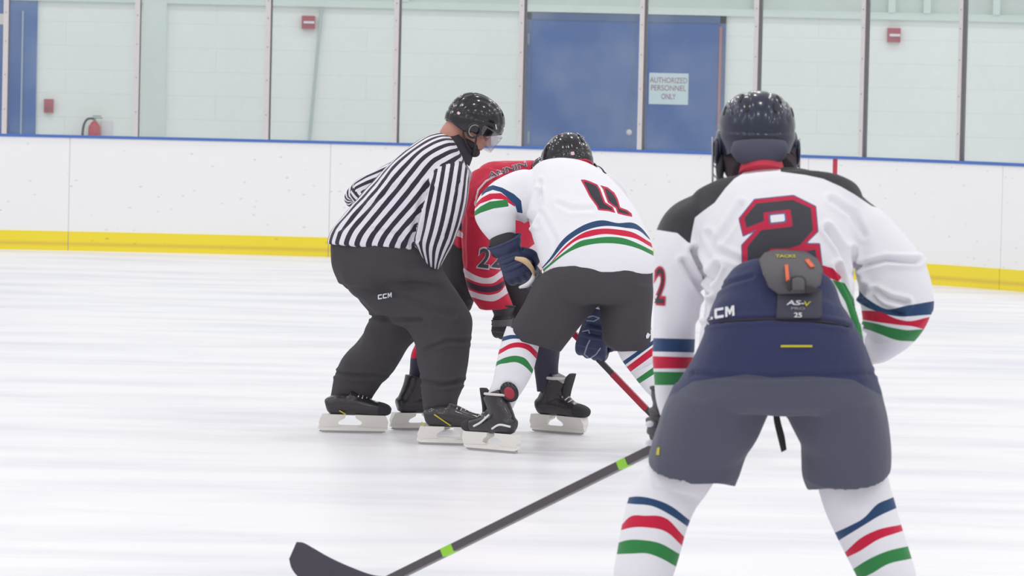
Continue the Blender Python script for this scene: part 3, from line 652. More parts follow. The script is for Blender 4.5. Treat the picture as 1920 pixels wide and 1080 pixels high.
def glove(person, o, fwd, up, m, sc=1.0, name='glove', cuff=.10, palm=M_tan, trim=M_wh):
    """padded hockey glove curled round a stick"""
    fr0 = frame(o, fwd, up); fr = lambda a, b, c: tuple(fr0(a * sc, b * sc, c * sc)); Y = np.array(fr0.y) * sc
    R = lambda x, z, hw, th: (np.array(fr(x, 0, z)), Y * hw, th * sc)
    L = [Loft([R(-cuff, .0, .070, .060), R(-cuff * .5, 0, .064, .054), R(0, 0, .050, .044), R(.03, .004, .056, .040), R(.095, .004, .062, .034)], px=False, nu=36)]
    for i, (y, l) in enumerate(((.044, .95), (.015, 1.02), (-.015, 1.0), (-.044, .85))):
        p = np.array([.088, y, .004]); pts = [p]
        for a, ln in ((.55, .030), (1.2, .028), (1.9, .028), (2.6, .024)):
            p = p + np.array([math.cos(a), 0, -math.sin(a)]) * ln * l; pts.append(p)
        L.append(tube([fr(*q) for q in pts], [.019 * sc, .018 * sc, .017 * sc, .016 * sc, .013 * sc], nu=16))
    L.append(tube([fr(.015, .045, -.01), fr(.045, .072, -.03), fr(.075, .068, -.055), fr(.09, .05, -.066)], [.022 * sc, .021 * sc, .018 * sc, .014 * sc], nu=16))
    t = fuse(name, L, .0045, m, person, smooth=2)
    for k, (x, hw) in enumerate(((.012, .052), (.045, .058))):
        make('backhand_roll', [ellipsoid(fr(x + .008, 0, .036), (np.array(fr0.x) * .014 * sc, Y * hw * .85, np.array(fr0.z) * .014 * sc), 24, 12)], m, t)
    make('palm_patch', [ellipsoid(fr(.05, 0, -.034), (np.array(fr0.x) * .045 * sc, Y * .045, np.array(fr0.z) * .007 * sc), 24, 12)], palm, t)
    pts = [tuple(np.array(fr(-cuff, 0, 0)) + Y * .071 * math.cos(a) + np.array(fr0.z) * .061 * sc * math.sin(a)) for a in np.linspace(0, 2 * PI, 25)]
    make('cuff_binding', [tube(pts, .005 * sc, nu=8, sub=2)], trim, t)
    return t, fr
def sock(person, rings, D, m_args, name='sock', bands=(), tag_=None):
    L = Loft(rings, D=D, nu=72, sub=14, e=2.05); t = make(name, [L], m_args, person); t.F = L.f; t.V = L.v
    n = len(t.o.data.vertices); Nn = np.zeros(n * 3); t.o.data.vertices.foreach_get('normal', Nn); t.N = Nn.reshape(-1, 3)
    P = proj(L.v)
    for nm, tp, bt in bands: paint(t, nm, band(P, tp, bt))
    return t
SOCK = cloth('white striped sock', WHITE, [('nv', 0, NAVY), ('rd', 0, RED), ('gn', 0, GREEN)])
def person(name, parts, voxel, label, feet, m=M_skin):
    t = fuse(name, parts, voxel, m, org=feet, smooth=3); tag(t, label, 'person'); return t
def ground(px, py):   # the ice point seen at a pixel
    x = px - 960.0; y = py - 540.0; xx = x * cr + y * sr; yy = -x * sr + y * cr
    d = RT * (xx / F) + FWD + UP * (-yy / F); return CAMP + d * (-HC / d.z)

def cord(name, pts, t, rad, m, off=.0):
    bv_ = BVHTree.FromPolygons([tuple(p) for p in t.V], t.F); L = np.array(pts, float); d = np.concatenate([[0], np.cumsum(np.linalg.norm(np.diff(L, axis=0), axis=1))]); out = []
    for k in np.linspace(0, d[-1], max(6, int(d[-1] / 2.5))):
        x, y = np.interp(k, d, L[:, 0]), np.interp(k, d, L[:, 1]); h_ = bv_.ray_cast(CAMP, (at(x, y, 20) - CAMP).normalized())
        if h_[0] is not None: out.append(h_[0] - FWD * off)
    out = [out[i] for i in range(len(out)) if i == 0 or abs(out[i].y - out[i - 1].y) < .03]
    if len(out) > 2: make(name, [tube(out, rad, nu=8, sub=2)], m, t)
# ================================================================== REFEREE
D = 22.4
A = lambda x, y, dy=0.0, D=None: at(x, y, (D if D else globals()['D']) + dy)
hf = frame(A(889, 229, 0), (.80, .16, -.50), (.50, .10, .80))
ankR = A(832, 775, -.28); ankL = A(660, 758, .30)
body = head_parts(hf) + [
    tube([hf(-.045, 0, -.02), hf(-.055, 0, -.10), A(838, 282, 0), A(812, 300, 0)], [.058, .060, .070, .08], nu=24),
    Loft([(690, 480, 800, 500, 0, .13), (668, 440, 800, 455, 0, .13), (700, 390, 835, 420, 0, .13), (745, 335, 862, 375, 0, .15), (780, 295, 872, 345, 0, .15), (815, 272, 868, 305, 0, .09)], D=D),
    tube([A(843, 325, -.16), A(838, 400, -.17), A(816, 470, -.12)], [.055, .05, .045]), tube([A(816, 470, -.12), A(812, 500, .08), A(806, 515, .22)], [.045, .038, .028]),
    tube([A(800, 310, .18), A(730, 345, .28), A(682, 362, .30)], [.055, .048, .042]), tube([A(682, 362, .30), A(705, 390, .22), A(735, 398, .14)], [.042, .036, .028]),
    tube([A(740, 515, -.04), A(830, 610, -.12), A(833, 640, -.15), A(826, 765, -.27)], [.085, .055, .045, .034]),
    tube([A(720, 515, .07), A(745, 595, .12), A(722, 640, .17), A(660, 750, .30)], [.085, .055, .045, .034])]
body += hand_parts(frame(A(806, 515, .22), (A(790, 530, .30) - A(806, 515, .22)), (.5, .3, .8)), True)
body += hand_parts(frame(A(735, 398, .14), (.9, -.1, -.3), (0.1, 1, 0)), False)
ref = person('person', body, .006, 'person in black and white striped referee shirt, black pants and helmet, bent over at left', (A(745, 820).x, 22.4, 0))
face_parts(ref, hf)
# shirt
Tl = Loft([(613, 456, 802, 466, 0, .185), (622, 432, 812, 448, 0, .185), (645, 402, 828, 428, 0, .18), (686, 355, 852, 400, 0, .18), (728, 308, 873, 368, 0, .19), (768, 274, 876, 348, 0, .195), (800, 255, 878, 346, 0, .19), (824, 248, 881, 338, 0, .165), (842, 250, 884, 326, 0, .12)], D=D, nu=64, e=2.2)
Sn = Loft([(806, 318, 880, 330, -.10, .085), (801, 335, 881, 343, -.15, .085), (791, 375, 876, 378, -.17, .082), (783, 415, 864, 420, -.16, .078), (778, 450, 848, 462, -.13, .07), (792, 484, 832, 490, -.10, .05), (806, 498, 824, 503, -.06, .03)], D=D, nu=48)
Sf = Loft([(800, 275, 815, 345, .18, .08), (745, 300, 765, 370, .24, .075), (690, 325, 705, 390, .28, .07), (661, 345, 676, 392, .30, .06), (656, 366, 672, 388, .28, .045)], D=D, nu=48)
Sg = Loft([(658, 372, 690, 345, .30, .055), (675, 395, 712, 362, .24, .055), (705, 412, 735, 380, .17, .045)], D=D, nu=48)
M_shirt = cloth('black and white vertical striped shirt', S((226, 222, 232)), [], stripes=1, scol=S((56, 50, 62)))
sh = fuse('striped_shirt', [Tl, Sn, Sf, Sg], .006, M_shirt, ref, smooth=4, noise=(.007, 9, (1, 1, .5)),
          creases=[([(800, 345), (785, 400), (770, 455)], 5, .012), ([(812, 352), (800, 400), (786, 450)], 3, .008), ([(760, 470), (745, 440), (700, 430)], 4, .006), ([(640, 430), (700, 380), (760, 340)], 4, .005), ([(862, 345), (850, 400), (836, 440)], 3, .007)])
lofts = [Tl, Sn, Sf, Sg]; NST = [25, 15, 14, 13]; idx, bvs = which(sh.V, lofts, np.array([tuple(e.vertices) for e in sh.o.data.edges]))
edges = np.array([tuple(e.vertices) for e in sh.o.data.edges])
def smooth_around(u, mask, it=5):
    z = np.exp(2j * PI * u) * mask
    same = mask[edges[:, 0]] & mask[edges[:, 1]]; e_ = edges[same]
    for _ in range(it):
        acc = z.copy(); np.add.at(acc, e_[:, 0], z[e_[:, 1]]); np.add.at(acc, e_[:, 1], z[e_[:, 0]]); z = acc / (np.abs(acc) + 1e-9)
    return (np.angle(z) / (2 * PI)) % 1.0
me = sh.o.data; st = np.zeros(len(me.loops), np.float32); UU = []
for li, L in enumerate(lofts): UU.append(None)
need = [np.zeros(len(sh.V)) for _ in lofts]
fi = np.array([idx[list(f)][0] if len(set(idx[list(f)])) == 1 else int(np.bincount(idx[list(f)]).argmax()) for f in sh.F])
for li, L in enumerate(lofts):
    vs = sorted({v for f, k in zip(sh.F, fi) if k == li for v in f})
    if vs: u, _ = around(sh.V[vs], L, bvs[li]); need[li][vs] = u; mk = np.zeros(len(sh.V), bool); mk[vs] = True; need[li] = smooth_around(need[li], mk)
k = 0
for f, li in zip(sh.F, fi):
    us = [need[li][v] for v in f]; mx_ = max(us)
    for u in us:
        if mx_ - u > .5: u += 1
        st[k] = u * NST[li]; k += 1
a = me.attributes.new('strip', 'FLOAT', 'CORNER'); a.data.foreach_set('value', st)
make('collar', [Loft([(822, 256, 880, 312, 0, .105), (829, 247, 884, 302, 0, .095), (838, 240, 887, 292, .0, .085), (846, 236, 890, 285, .0, .078)], D=D)], mat('black rib collar', S((58, 54, 62)), .9, bump=.2, bscale=120), sh)
# pants
Pa = [Loft([(620, 448, 812, 455, 0, .17), (620, 468, 825, 478, 0, .185), (623, 500, 832, 508, 0, .20), (640, 535, 848, 535, -.02, .20), (680, 560, 862, 558, -.04, .16), (715, 585, 876, 582, -.08, .13), (760, 612, 884, 604, -.12, .11), (780, 645, 883, 640, -.15, .10), (784, 680, 876, 678, -.18, .095), (789, 715, 869, 712, -.22, .09), (791, 742, 862, 742, -.26, .085), (793, 771, 857, 768, -.28, .085)], D=D, nu=48),
      Loft([(640, 500, 800, 500, .06, .15), (672, 555, 800, 560, .10, .14), (698, 590, 795, 602, .12, .12), (686, 615, 785, 628, .14, .105), (668, 643, 766, 652, .18, .10), (640, 672, 748, 680, .22, .10), (630, 698, 733, 700, .26, .095), (624, 728, 706, 730, .28, .09), (618, 757, 692, 752, .30, .088)], D=D, nu=48)]
M_rpant = mat('black referee pants', S((63, 60, 65)), .85, bump=.15, bscale=25)
pt_ = fuse('pants', Pa, .007, M_rpant, ref, smooth=5, noise=(.012, 7, (1, 1, .5)), creases=[([(700, 594), (740, 600), (790, 600)], 4, .012), ([(630, 700), (670, 706), (720, 705)], 4, .01), ([(790, 715), (830, 722), (865, 716)], 4, .010), ([(800, 655), (840, 640), (878, 640)], 4, .008), ([(640, 540), (720, 545), (800, 575), (850, 590)], 6, .008)])
bv = bvh_of([pt_]); block_word('CCM', 707, 553, 28, 9, -10, .15, bv, .006, M_wh, pt_)
# skates
g = ground(632, 811); s1, fr = skate(ref, (A(650, 808, .35).x, g.y, 0), 3, sc=1.07, low=True)
make('side_stripe', [tube([fr(-.03, -.040, .10), fr(.0, -.041, .083)], .003, nu=8)], M_yel, s1)
g = ground(820, 834); s2, fr = skate(ref, (A(826, 830, -.3).x + .02, g.y, 0), -4, sc=1.05, low=True)
make('side_stripe', [tube([fr(-.045, -.040, .135), fr(.03, -.045, .088)], .003, nu=8)], M_yel, s2)
make('side_stripe', [tube([fr(-.10, -.03, .10), fr(-.085, -.034, .082)], .003, nu=8)], M_yel, s2)
# helmet
h, fr, f0, pt = helmet(ref, hf.o, hf.x, hf.z, M_blackgloss, sc=.985)
for pts in ([(.03, -.095, -.06), (.05, -.088, -.10), (.07, -.05, -.135), (.078, 0, -.14)], [(-.05, -.095, -.06), (-.01, -.09, -.10), (.05, -.06, -.135)], [(.03, .095, -.06), (.05, .088, -.10), (.07, .05, -.135), (.078, 0, -.14)]):
    make('chin_strap', [tube([tuple(fr(*p)) for p in pts], .0045, nu=8)], M_strap, h)
make('beard', [ellipsoid(fr(.070, 0, -.118), (np.array(f0.x) * .034, np.array(f0.y) * .048, np.array(f0.z) * .026)), ellipsoid(fr(.035, -.045, -.10), (np.array(f0.x) * .04, np.array(f0.y) * .018, np.array(f0.z) * .016)), ellipsoid(fr(.035, .045, -.10), (np.array(f0.x) * .04, np.array(f0.y) * .018, np.array(f0.z) * .016))], mat('dark beard', S((66, 58, 62)), .9, bump=.4, bscale=200), ref)
# clear half visor
m, nt, b = newmat('clear visor'); nt.nodes.remove(b); tr = nt.nodes.new('ShaderNodeBsdfTransparent'); tr.inputs[0].default_value = (.9, .88, .9, 1); gl = nt.nodes.new('ShaderNodeBsdfGlossy'); gl.inputs['Roughness'].default_value = .08; ms = nt.nodes.new('ShaderNodeMixShader'); ms.inputs[0].default_value = .10
nt.links.new(tr.outputs[0], ms.inputs[1]); nt.links.new(gl.outputs[0], ms.inputs[2]); nt.links.new(ms.outputs[0], nt.nodes['Material Output'].inputs[0])
v = []; f = []
for i in range(9):
    z = .010 - .0112 * i
    for j in range(25):
        a = -1.25 + 2.5 * j / 24; v.append(tuple(fr((.152 - .0045 * i * .3) * math.cos(a * 1.12) + .004, .120 * math.sin(a * 1.12), z * (1 - .65 * (abs(a) / 1.25) ** 4))))
for i in range(8):
    for j in range(24): f.append((i * 25 + j, i * 25 + j + 1, (i + 1) * 25 + j + 1, (i + 1) * 25 + j))
vz = make('visor', [Raw(v, f)], m, h); q = vz.o.modifiers.new('t', 'SOLIDIFY'); q.thickness = .003
def sticker(h, pt, fr, f0, a, t_, sx_, sz_, m, nm='sticker', rot=0):
    c = Vector(pt(a, t_, .02)); du = (Vector(pt(a + .02, t_, .02)) - c).normalized(); dv = (Vector(pt(a, t_ + .02, .02)) - c).normalized()
    du, dv = du * math.cos(rot) + dv * math.sin(rot), dv * math.cos(rot) - du * math.sin(rot); n = du.cross(dv).normalized() * .0012
    V = [tuple(fr(*(c + du * x + dv * y + n * z))) for z in (-1, 1) for x, y in ((-sx_, -sz_), (sx_, -sz_), (sx_, sz_), (-sx_, sz_))]
    make(nm, [Raw(V, [(0, 1, 2, 3), (7, 6, 5, 4), (0, 4, 5, 1), (1, 5, 6, 2), (2, 6, 7, 3), (3, 7, 4, 0)])], m, h, smooth=False)
M_pink = mat('pink white sticker', S((224, 186, 200)), .5)
sticker(h, pt, fr, f0, -2.35, .80, .008, .006, M_pink); sticker(h, pt, fr, f0, -.95, .80, .016, .002, M_wh, 'logo_stripe', .9)
pts = [tuple(fr(.028 * math.cos(a) + .004, -.124, -.045 + .030 * math.sin(a))) for a in np.linspace(0, 2 * PI, 17)]
make('ear_loop', [tube(pts, .004, nu=8, sub=2)], mat('clear grey ear loop', S((150, 146, 152)), .3), h)

# ================================================================== RED PLAYER
D = 22.95
hf = frame(A(1036, 345, -.05), (.75, -.35, -.5), (.4, .1, .8))
body = head_parts(hf) + [tube([hf(-.04, 0, -.03), hf(-.06, 0, -.10), A(992, 368, 0), A(965, 385, 0)], [.055, .055, .06, .07]),
    Loft([(860, 500, 960, 515, 0, .11), (865, 460, 975, 470, 0, .11), (882, 410, 985, 415, 0, .10), (905, 365, 990, 372, 0, .08)], D=D),
    tube([A(915, 350, -.14), A(900, 430, -.20), A(905, 480, -.22)], [.055, .05, .045]), tube([A(905, 480, -.22), A(925, 540, -.24), A(942, 588, -.24)], [.045, .038, .028]),
    tube([A(1000, 350, .12), A(1000, 430, .15), A(997, 480, .12), A(992, 550, .07)], [.055, .048, .042, .03]),
    tube([A(875, 510, 0), A(848, 580, -.02), A(822, 625, 0), A(782, 725, 0)], [.085, .055, .045, .034]),
    tube([A(930, 510, 0), A(1010, 620, -.1), A(1025, 650, -.08), A(1028, 728, -.04)], [.085, .055, .045, .034])]
body += hand_parts(frame(A(942, 588, -.24), (0, 0, -1), (-.6, -.8, 0))) + hand_parts(frame(A(990, 560, .05), (.2, 0, -1), (-.6, -.8, 0)))
gr = ground(1040, 808)
rp = person('person', body, .007, 'person in red hockey jersey and black pants, bent down between the referee and number 11', (A(900, 800).x, D, 0))
face_parts(rp, hf)
Tt = Loft([(838, 458, 1000, 492, 0, .18), (844, 430, 1006, 455, 0, .19), (858, 390, 1012, 410, 0, .19), (872, 358, 1016, 374, 0, .17), (884, 332, 1018, 340, .0, .14), (900, 313, 1014, 315, .0, .10), (916, 303, 1006, 302, .0, .06)], D=D, nu=48)
Ts = Loft([(880, 335, 950, 345, -.08, .09), (872, 365, 940, 372, -.16, .09), (867, 405, 932, 410, -.20, .085), (864, 455, 930, 455, -.23, .08), (867, 505, 938, 500, -.25, .075), (881, 552, 952, 542, -.26, .07), (899, 579, 966, 579, -.26, .065)], D=D, nu=48)
Tr = Loft([(985, 320, 1025, 350, .10, .09), (975, 400, 1025, 400, .15, .085), (975, 470, 1020, 465, .12, .08), (970, 530, 1012, 525, .08, .06)], D=D, nu=40)
M_rj = cloth('red hockey jersey', S((196, 44, 70)), [('dk', 0, S((70, 50, 68))), ('wt', 0, S((222, 206, 214)))])
rj = fuse('red_jersey', [Tt, Ts, Tr], .007, M_rj, rp, smooth=4, noise=(.009, 8, (1, 1, .5)), creases=[([(925, 335), (905, 352), (885, 400)], 4, .01), ([(870, 400), (868, 455), (870, 500)], 4, .006)])
P = proj(rj.V)
w1 = band(P, [(867, 501), (891, 516), (915, 521), (928, 516), (937, 509)], [(869, 518), (893, 529), (913, 532), (927, 530), (938, 522)])
w2 = band(P, [(880, 544), (901, 551), (925, 552), (940, 545), (950, 532)], [(885, 557), (911, 564), (929, 564), (940, 558), (953, 549)])
d1 = band(P, [(871, 523), (893, 534), (913, 537), (929, 535), (946, 525)], [(875, 538), (901, 547), (925, 547), (941, 540), (950, 527)])
hemw = polysdf(P, [(838, 417), (868, 437), (868, 447), (836, 434)]); hemd = polysdf(P, [(838, 400), (868, 420), (868, 434), (838, 418)])
pipe = polysdf(P, [(888, 385), (895, 355), (910, 338), (928, 328), (945, 322), (945, 325), (928, 332), (912, 341), (898, 357), (891, 387)])
paint(rj, 'wt', np.minimum(np.minimum(w1, w2), np.minimum(np.where(P[:, 0] < 868, hemw, 60), pipe))); paint(rj, 'dk', np.minimum(d1, np.where(P[:, 0] < 868, hemd, 60)))
bv = bvh_of([rj])
M_outl = mat('grey white outline print', S((196, 186, 196)), .7)
V, Fc = text_fit('ANNIN', 951, 318, 76, 11, -17, .04); drape(V, Fc, bv, .004, 'name_outline', M_outl, rj); V, Fc = text_fit('ANNIN', 951, 318, 74, 9.5, -17, .0); drape(V, Fc, bv, .006, 'name_lettering', M_num, rj)
for (tx, x) in (('2', 908), ('2', 934)):
    V, Fc = text_fit(tx, x, 484, 25, 42, 8, .05); drape(V, Fc, bv, .004, 'number_outline', M_outl, rj); V, Fc = text_fit(tx, x, 484, 20, 36, 8, .02); drape(V, Fc, bv, .007, 'number', M_num, rj)
M_rdpant = mat('black player pants', S((60, 57, 62)), .85, bump=.15, bscale=25)
rpn = fuse('pants', [Loft([(828, 452, 985, 475, 0, .15), (822, 490, 990, 505, 0, .17), (826, 525, 992, 540, 0, .17), (840, 555, 985, 570, 0, .14)], D=D), Loft([(824, 500, 905, 500, 0, .13), (830, 545, 890, 555, -.02, .12), (838, 575, 880, 582, -.02, .10)], D=D),
     Loft([(905, 500, 985, 470, 0, .13), (930, 550, 1020, 520, -.05, .12), (955, 590, 1040, 570, -.09, .11), (975, 628, 1050, 615, -.1, .1)], D=D)], .007, M_rdpant, rp, smooth=5, noise=(.01, 7, (1, 1, .6)))
glove(rp, A(942, 592, -.26), (-.05, 0, -1), (-.5, -.85, 0), M_gloveblack, sc=.82, cuff=.06, palm=M_blackmat, trim=M_strap)
t2 = make('glove_band', [Loft([(921, 600, 964, 598, -.26, .055), (923, 612, 962, 611, -.26, .055)], D=D)], mat('grey elastic band', S((98, 92, 98)), .6), rp)
M_dsock = cloth('dark navy sock', S((62, 60, 76)), [('rd', 0, RED)])
def dsock(rings, bands, dx=0):
    return sock(rp, rings, D, M_dsock, bands=bands)
dsock([(1002, 625, 1054, 625, -.09, .07), (1000, 650, 1051, 650, -.08, .068), (1001, 685, 1047, 685, -.05, .058), (1004, 710, 1047, 707, -.05, .050), (1007, 734, 1046, 732, -.05, .044)], [('rd', [(900, 705), (1002, 707), (1006, 711)], [(900, 712), (1002, 712), (1005, 711)])])
dsock([(812, 600, 872, 610, -.02, .07), (790, 630, 845, 640, -.01, .07), (772, 660, 825, 665, 0, .065), (768, 695, 812, 700, 0, .06), (764, 725, 800, 725, 0, .05)], [('rd', [(700, 650), (780, 650)], [(700, 672), (780, 672)])])
g = ground(1062, 808)
s3, fr = skate(rp, (A(1036, 800).x, D - .07, 0), -38, pitch=0, sc=1.06, shaftlean=.35)
make('boot_lining', [tube([tuple(fr(.058 * math.cos(a) + .03, .049 * math.sin(a), .249)) for a in np.linspace(-3.1, 3.1, 21)], .007, nu=8)], M_lace, s3)
g = ground(770, 806)
s4, fr = skate(rp, (A(778, 800).x, g.y, 0), 20, sc=1.02)
h, fr, f0, pt = helmet(rp, hf.o, hf.x, hf.z, M_blackgloss); 

# ================================================================== NUMBER 11
D = 21.7
hf = frame(A(1064, 306, .40), (-.30, .80, -.52), (-.22, .45, .86))
ank = A(940, 760, -.02)
body = head_parts(hf) + [tube([hf(-.045, 0, -.03), hf(-.06, 0, -.09), A(1068, 335, .28), A(1080, 350, .22)], [.058, .06, .08, .09]),
    Loft([(1060, 540, 1190, 540, 0, .12), (1050, 490, 1190, 490, 0, .12), (1035, 430, 1180, 430, .08, .12), (1020, 380, 1160, 380, .18, .12), (1020, 345, 1120, 345, .26, .1)], D=D),
    tube([A(1000, 360, .28), A(950, 375, .25), A(922, 402, .2)], [.055, .05, .045]), tube([A(922, 402, .2), A(935, 430, .2), A(948, 460, .22)], [.045, .038, .028]),
    tube([A(1130, 370, .3), A(1150, 440, .4), A(1145, 480, .42)], [.055, .05, .045]), tube([A(1145, 480, .42), A(1132, 540, .4), A(1125, 585, .36)], [.045, .038, .028]),
    tube([A(1075, 540, 0), A(1000, 620, -.03), A(978, 645, -.03), A(940, 755, -.02)], [.085, .055, .045, .034]),
    tube([A(1180, 540, 0), A(1190, 640, -.02), A(1200, 655, 0), A(1290, 800, -.1)], [.085, .055, .045, .034])]
body += hand_parts(frame(A(948, 460, .22), (.5, .1, -.85), (-.6, -.8, 0))) + hand_parts(frame(A(1125, 585, .36), (-.1, 0, -1), (0, -1, 0)))
p11 = person('person', body, .007, 'person in white jersey numbered 11 with black pants, bent forward at the faceoff', (A(1080, 840).x, D, 0))
face_parts(p11, hf)
Tt = Loft([(1021, 512, 1229, 510, 0, .19), (1012, 490, 1228, 490, 0, .19), (1002, 458, 1220, 456, .04, .18), (994, 425, 1206, 424, .09, .17), (988, 392, 1189, 396, .15, .16), (984, 362, 1166, 370, .21, .15), (988, 336, 1140, 346, .27, .13), (1002, 318, 1112, 326, .32, .09), (1020, 312, 1098, 314, .34, .05)], D=D, nu=56)
Sl = Loft([(1010, 322, 1020, 412, .24, .10), (982, 316, 1003, 415, .25, .10), (950, 326, 985, 416, .24, .092), (920, 345, 973, 412, .22, .085), (895, 372, 968, 404, .20, .08), (889, 402, 967, 415, .2, .075), (899, 428, 967, 432, .2, .07), (918, 450, 966, 450, .2, .06)], D=D, nu=48)
Sr = Loft([(1105, 335, 1165, 400, .26, .10), (1120, 380, 1185, 420, .36, .09), (1120, 430, 1180, 440, .42, .08), (1118, 490, 1168, 490, .42, .07), (1108, 545, 1150, 545, .40, .06)], D=D, nu=40)
M_wj = cloth('white hockey jersey with navy red green stripes', WHITE, [('nv', 0, NAVY), ('rd', 0, RED), ('gn', 0, GREEN), ('num', 0, S((190, 48, 78))), ('num', -3.2, S((56, 54, 62)))])
j11 = fuse('jersey', [Tt, Sl, Sr], .006, M_wj, p11, smooth=5, noise=(.005, 7, (1, 1, .6)),
           creases=[([(1010, 360), (1005, 395), (992, 420)], 5, .016), ([(1048, 382), (1070, 392), (1110, 392)], 5, .006), ([(1015, 400), (1040, 445), (1045, 470)], 5, .007), ([(1012, 340), (1016, 380), (1008, 420)], 4, .008)])
P = proj(j11.V); idx, _ = which(j11.V, [Tt, Sl, Sr])
nv = band(P, [(1020, 497), (1031, 484), (1052, 453), (1080, 430), (1104, 418), (1129, 413), (1156, 418), (1196, 422), (1208, 433), (1219, 448)], [(1020, 501), (1031, 490), (1061, 456), (1086, 438), (1107, 429), (1132, 424), (1171, 427), (1199, 433), (1219, 450)])
rd = band(P, [(1022, 504), (1034, 490), (1055, 466), (1074, 449), (1095, 436), (1125, 429), (1156, 430), (1187, 436), (1220, 455)], [(1022, 507), (1034, 493), (1055, 471), (1083, 450), (1104, 444), (1132, 439), (1165, 442), (1193, 448), (1222, 464)])
gn = band(P, [(1020, 503), (1031, 494), (1064, 468), (1086, 453), (1113, 447), (1141, 444), (1171, 447), (1199, 458), (1225, 471)], [(1020, 508), (1031, 499), (1061, 476), (1086, 464), (1110, 458), (1141, 456), (1171, 459), (1199, 467), (1226, 480)])
tor = idx == 0
nvs = polysdf(P, [(905, 358), (912, 351), (924, 347), (942, 352), (964, 364), (977, 376), (980, 400), (970, 398), (966, 385), (951, 370), (939, 360), (924, 356), (911, 361), (902, 368)])
rds = polysdf(P, [(893, 381), (903, 371), (918, 363), (939, 362), (951, 370), (971, 383), (969, 390), (956, 382), (944, 374), (925, 373), (900, 382), (890, 392)])
gns = polysdf(P, [(890, 396), (901, 387), (918, 378), (951, 374), (954, 387), (925, 391), (901, 399), (888, 406)])
paint(j11, 'nv', np.where(tor, nv, np.where(idx == 1, nvs, 60))); paint(j11, 'rd', np.where(tor, rd, np.where(idx == 1, np.maximum(rds, -nvs), 60))); paint(j11, 'gn', np.where(tor, gn, np.where(idx == 1, gns, 60)))
q = lambda pts: [(990 + x / 6, 240 + y / 6) for x, y in pts]
o1 = polysdf(P, q([(590, 580), (640, 580), (700, 600), (780, 635), (815, 690), (840, 760), (870, 835), (955, 890), (985, 958), (900, 935), (790, 925), (770, 880), (690, 770), (640, 670)]))
o2 = .5 + polysdf(P, q([(800, 635), (900, 665), (975, 725), (1015, 800), (1040, 890), (1120, 920), (1170, 960), (1178, 1005), (1080, 985), (1005, 965), (985, 905), (895, 840), (865, 760), (840, 690)]))
paint(j11, 'num', np.minimum(o1, o2), front=True)
make('collar', [Loft([(1052, 322, 1112, 334, .28, .06), (1060, 310, 1108, 322, .31, .055), (1062, 303, 1106, 315, .33, .05)], D=D)], M_redpr, j11)
# pants
M_p11 = mat('black hockey pants', S((62, 59, 64)), .8, bump=.15, bscale=25)
pn = fuse('pants', [Loft([(1024, 494, 1226, 494, 0, .165), (1016, 515, 1227, 514, 0, .18), (1002, 540, 1225, 545, -.03, .19), (1000, 562, 1224, 570, -.03, .17)], D=D),
    Loft([(1005, 520, 1150, 545, -.02, .17), (985, 556, 1122, 572, -.03, .16), (965, 595, 1092, 606, -.04, .14), (958, 618, 1070, 632, -.04, .13), (968, 636, 1050, 660, -.04, .11)], D=D),
    Loft([(1125, 540, 1226, 540, -.02, .16), (1126, 580, 1223, 580, -.03, .15), (1128, 620, 1221, 615, -.03, .14), (1134, 645, 1222, 640, -.03, .13), (1152, 660, 1214, 655, -.03, .11)], D=D)], .007, M_p11, p11, smooth=4, noise=(.008, 6, (1, 1, .6)))
bv = bvh_of([pn])
decal([(1211, 630), (1214, 624), (1221, 624), (1219, 628), (1216, 634), (1212, 635)], bv, .006, 'logo_mark', M_wh, pn)
nvb = ('nv', [(941, 632), (958, 628), (975, 629)], [(938, 641), (962, 635), (985, 637)]); rdb = ('rd', [(936, 656), (941, 653), (958, 644), (981, 643), (996, 649), (1006, 659)], [(934, 665), (938, 663), (955, 654), (977, 652), (990, 657), (1004, 671)])
gnb = ('gn', [(930, 679), (935, 676), (952, 669), (974, 668), (987, 674), (1001, 695)], [(928, 689), (930, 687), (949, 681), (971, 680), (984, 687), (999, 702)])
sock(p11, [(950, 612, 1020, 625, -.03, .085), (943, 632, 1012, 645, -.03, .085), (935, 660, 1006, 672, -.03, .08), (929, 690, 998, 700, -.02, .075), (924, 715, 985, 725, -.02, .07), (916, 735, 972, 745, -.02, .06), (910, 755, 962, 765, -.02, .05)], D, SOCK, bands=[nvb, rdb, gnb])
sock(p11, [(1150, 640, 1222, 615, -.03, .09), (1164, 672, 1232, 640, -.02, .088), (1184, 700, 1250, 665, 0, .08), (1206, 728, 1268, 695, -.03, .075), (1228, 752, 1284, 722, -.06, .07), (1254, 792, 1300, 765, -.09, .06), (1270, 822, 1306, 805, -.1, .05)], D, SOCK,
     bands=[('nv', [(1150, 690), (1226, 637)], [(1150, 700), (1226, 645)]), ('rd', [(1179, 685), (1224, 651)], [(1185, 695), (1226, 665)]), ('gn', [(1196, 709), (1223, 690)], [(1202, 717), (1224, 703)])])
g = ground(915, 848)
s5, fr = skate(p11, (A(932, 840).x, g.y + .02, 0), 140, lean=4, sc=1.04, shaftlean=.3)
make('boot_lining', [tube([tuple(fr(.060 * math.cos(a) + .018, .050 * math.sin(a), .249)) for a in np.linspace(-3.1, 3.1, 21)], .006, nu=8)], M_lace, s5)
make('tendon_guard', [ellipsoid(A(955, 735, -.10), ((.042, 0, .0), (0, .016, 0), (-.008, 0, .046)))], M_blackgloss, s5)
make('tendon_badge', [ellipsoid(A(955, 737, -.115), ((.024, 0, .0), (0, .008, 0), (-.005, 0, .028)))], mat('red badge', S((160, 40, 60)), .4), s5)
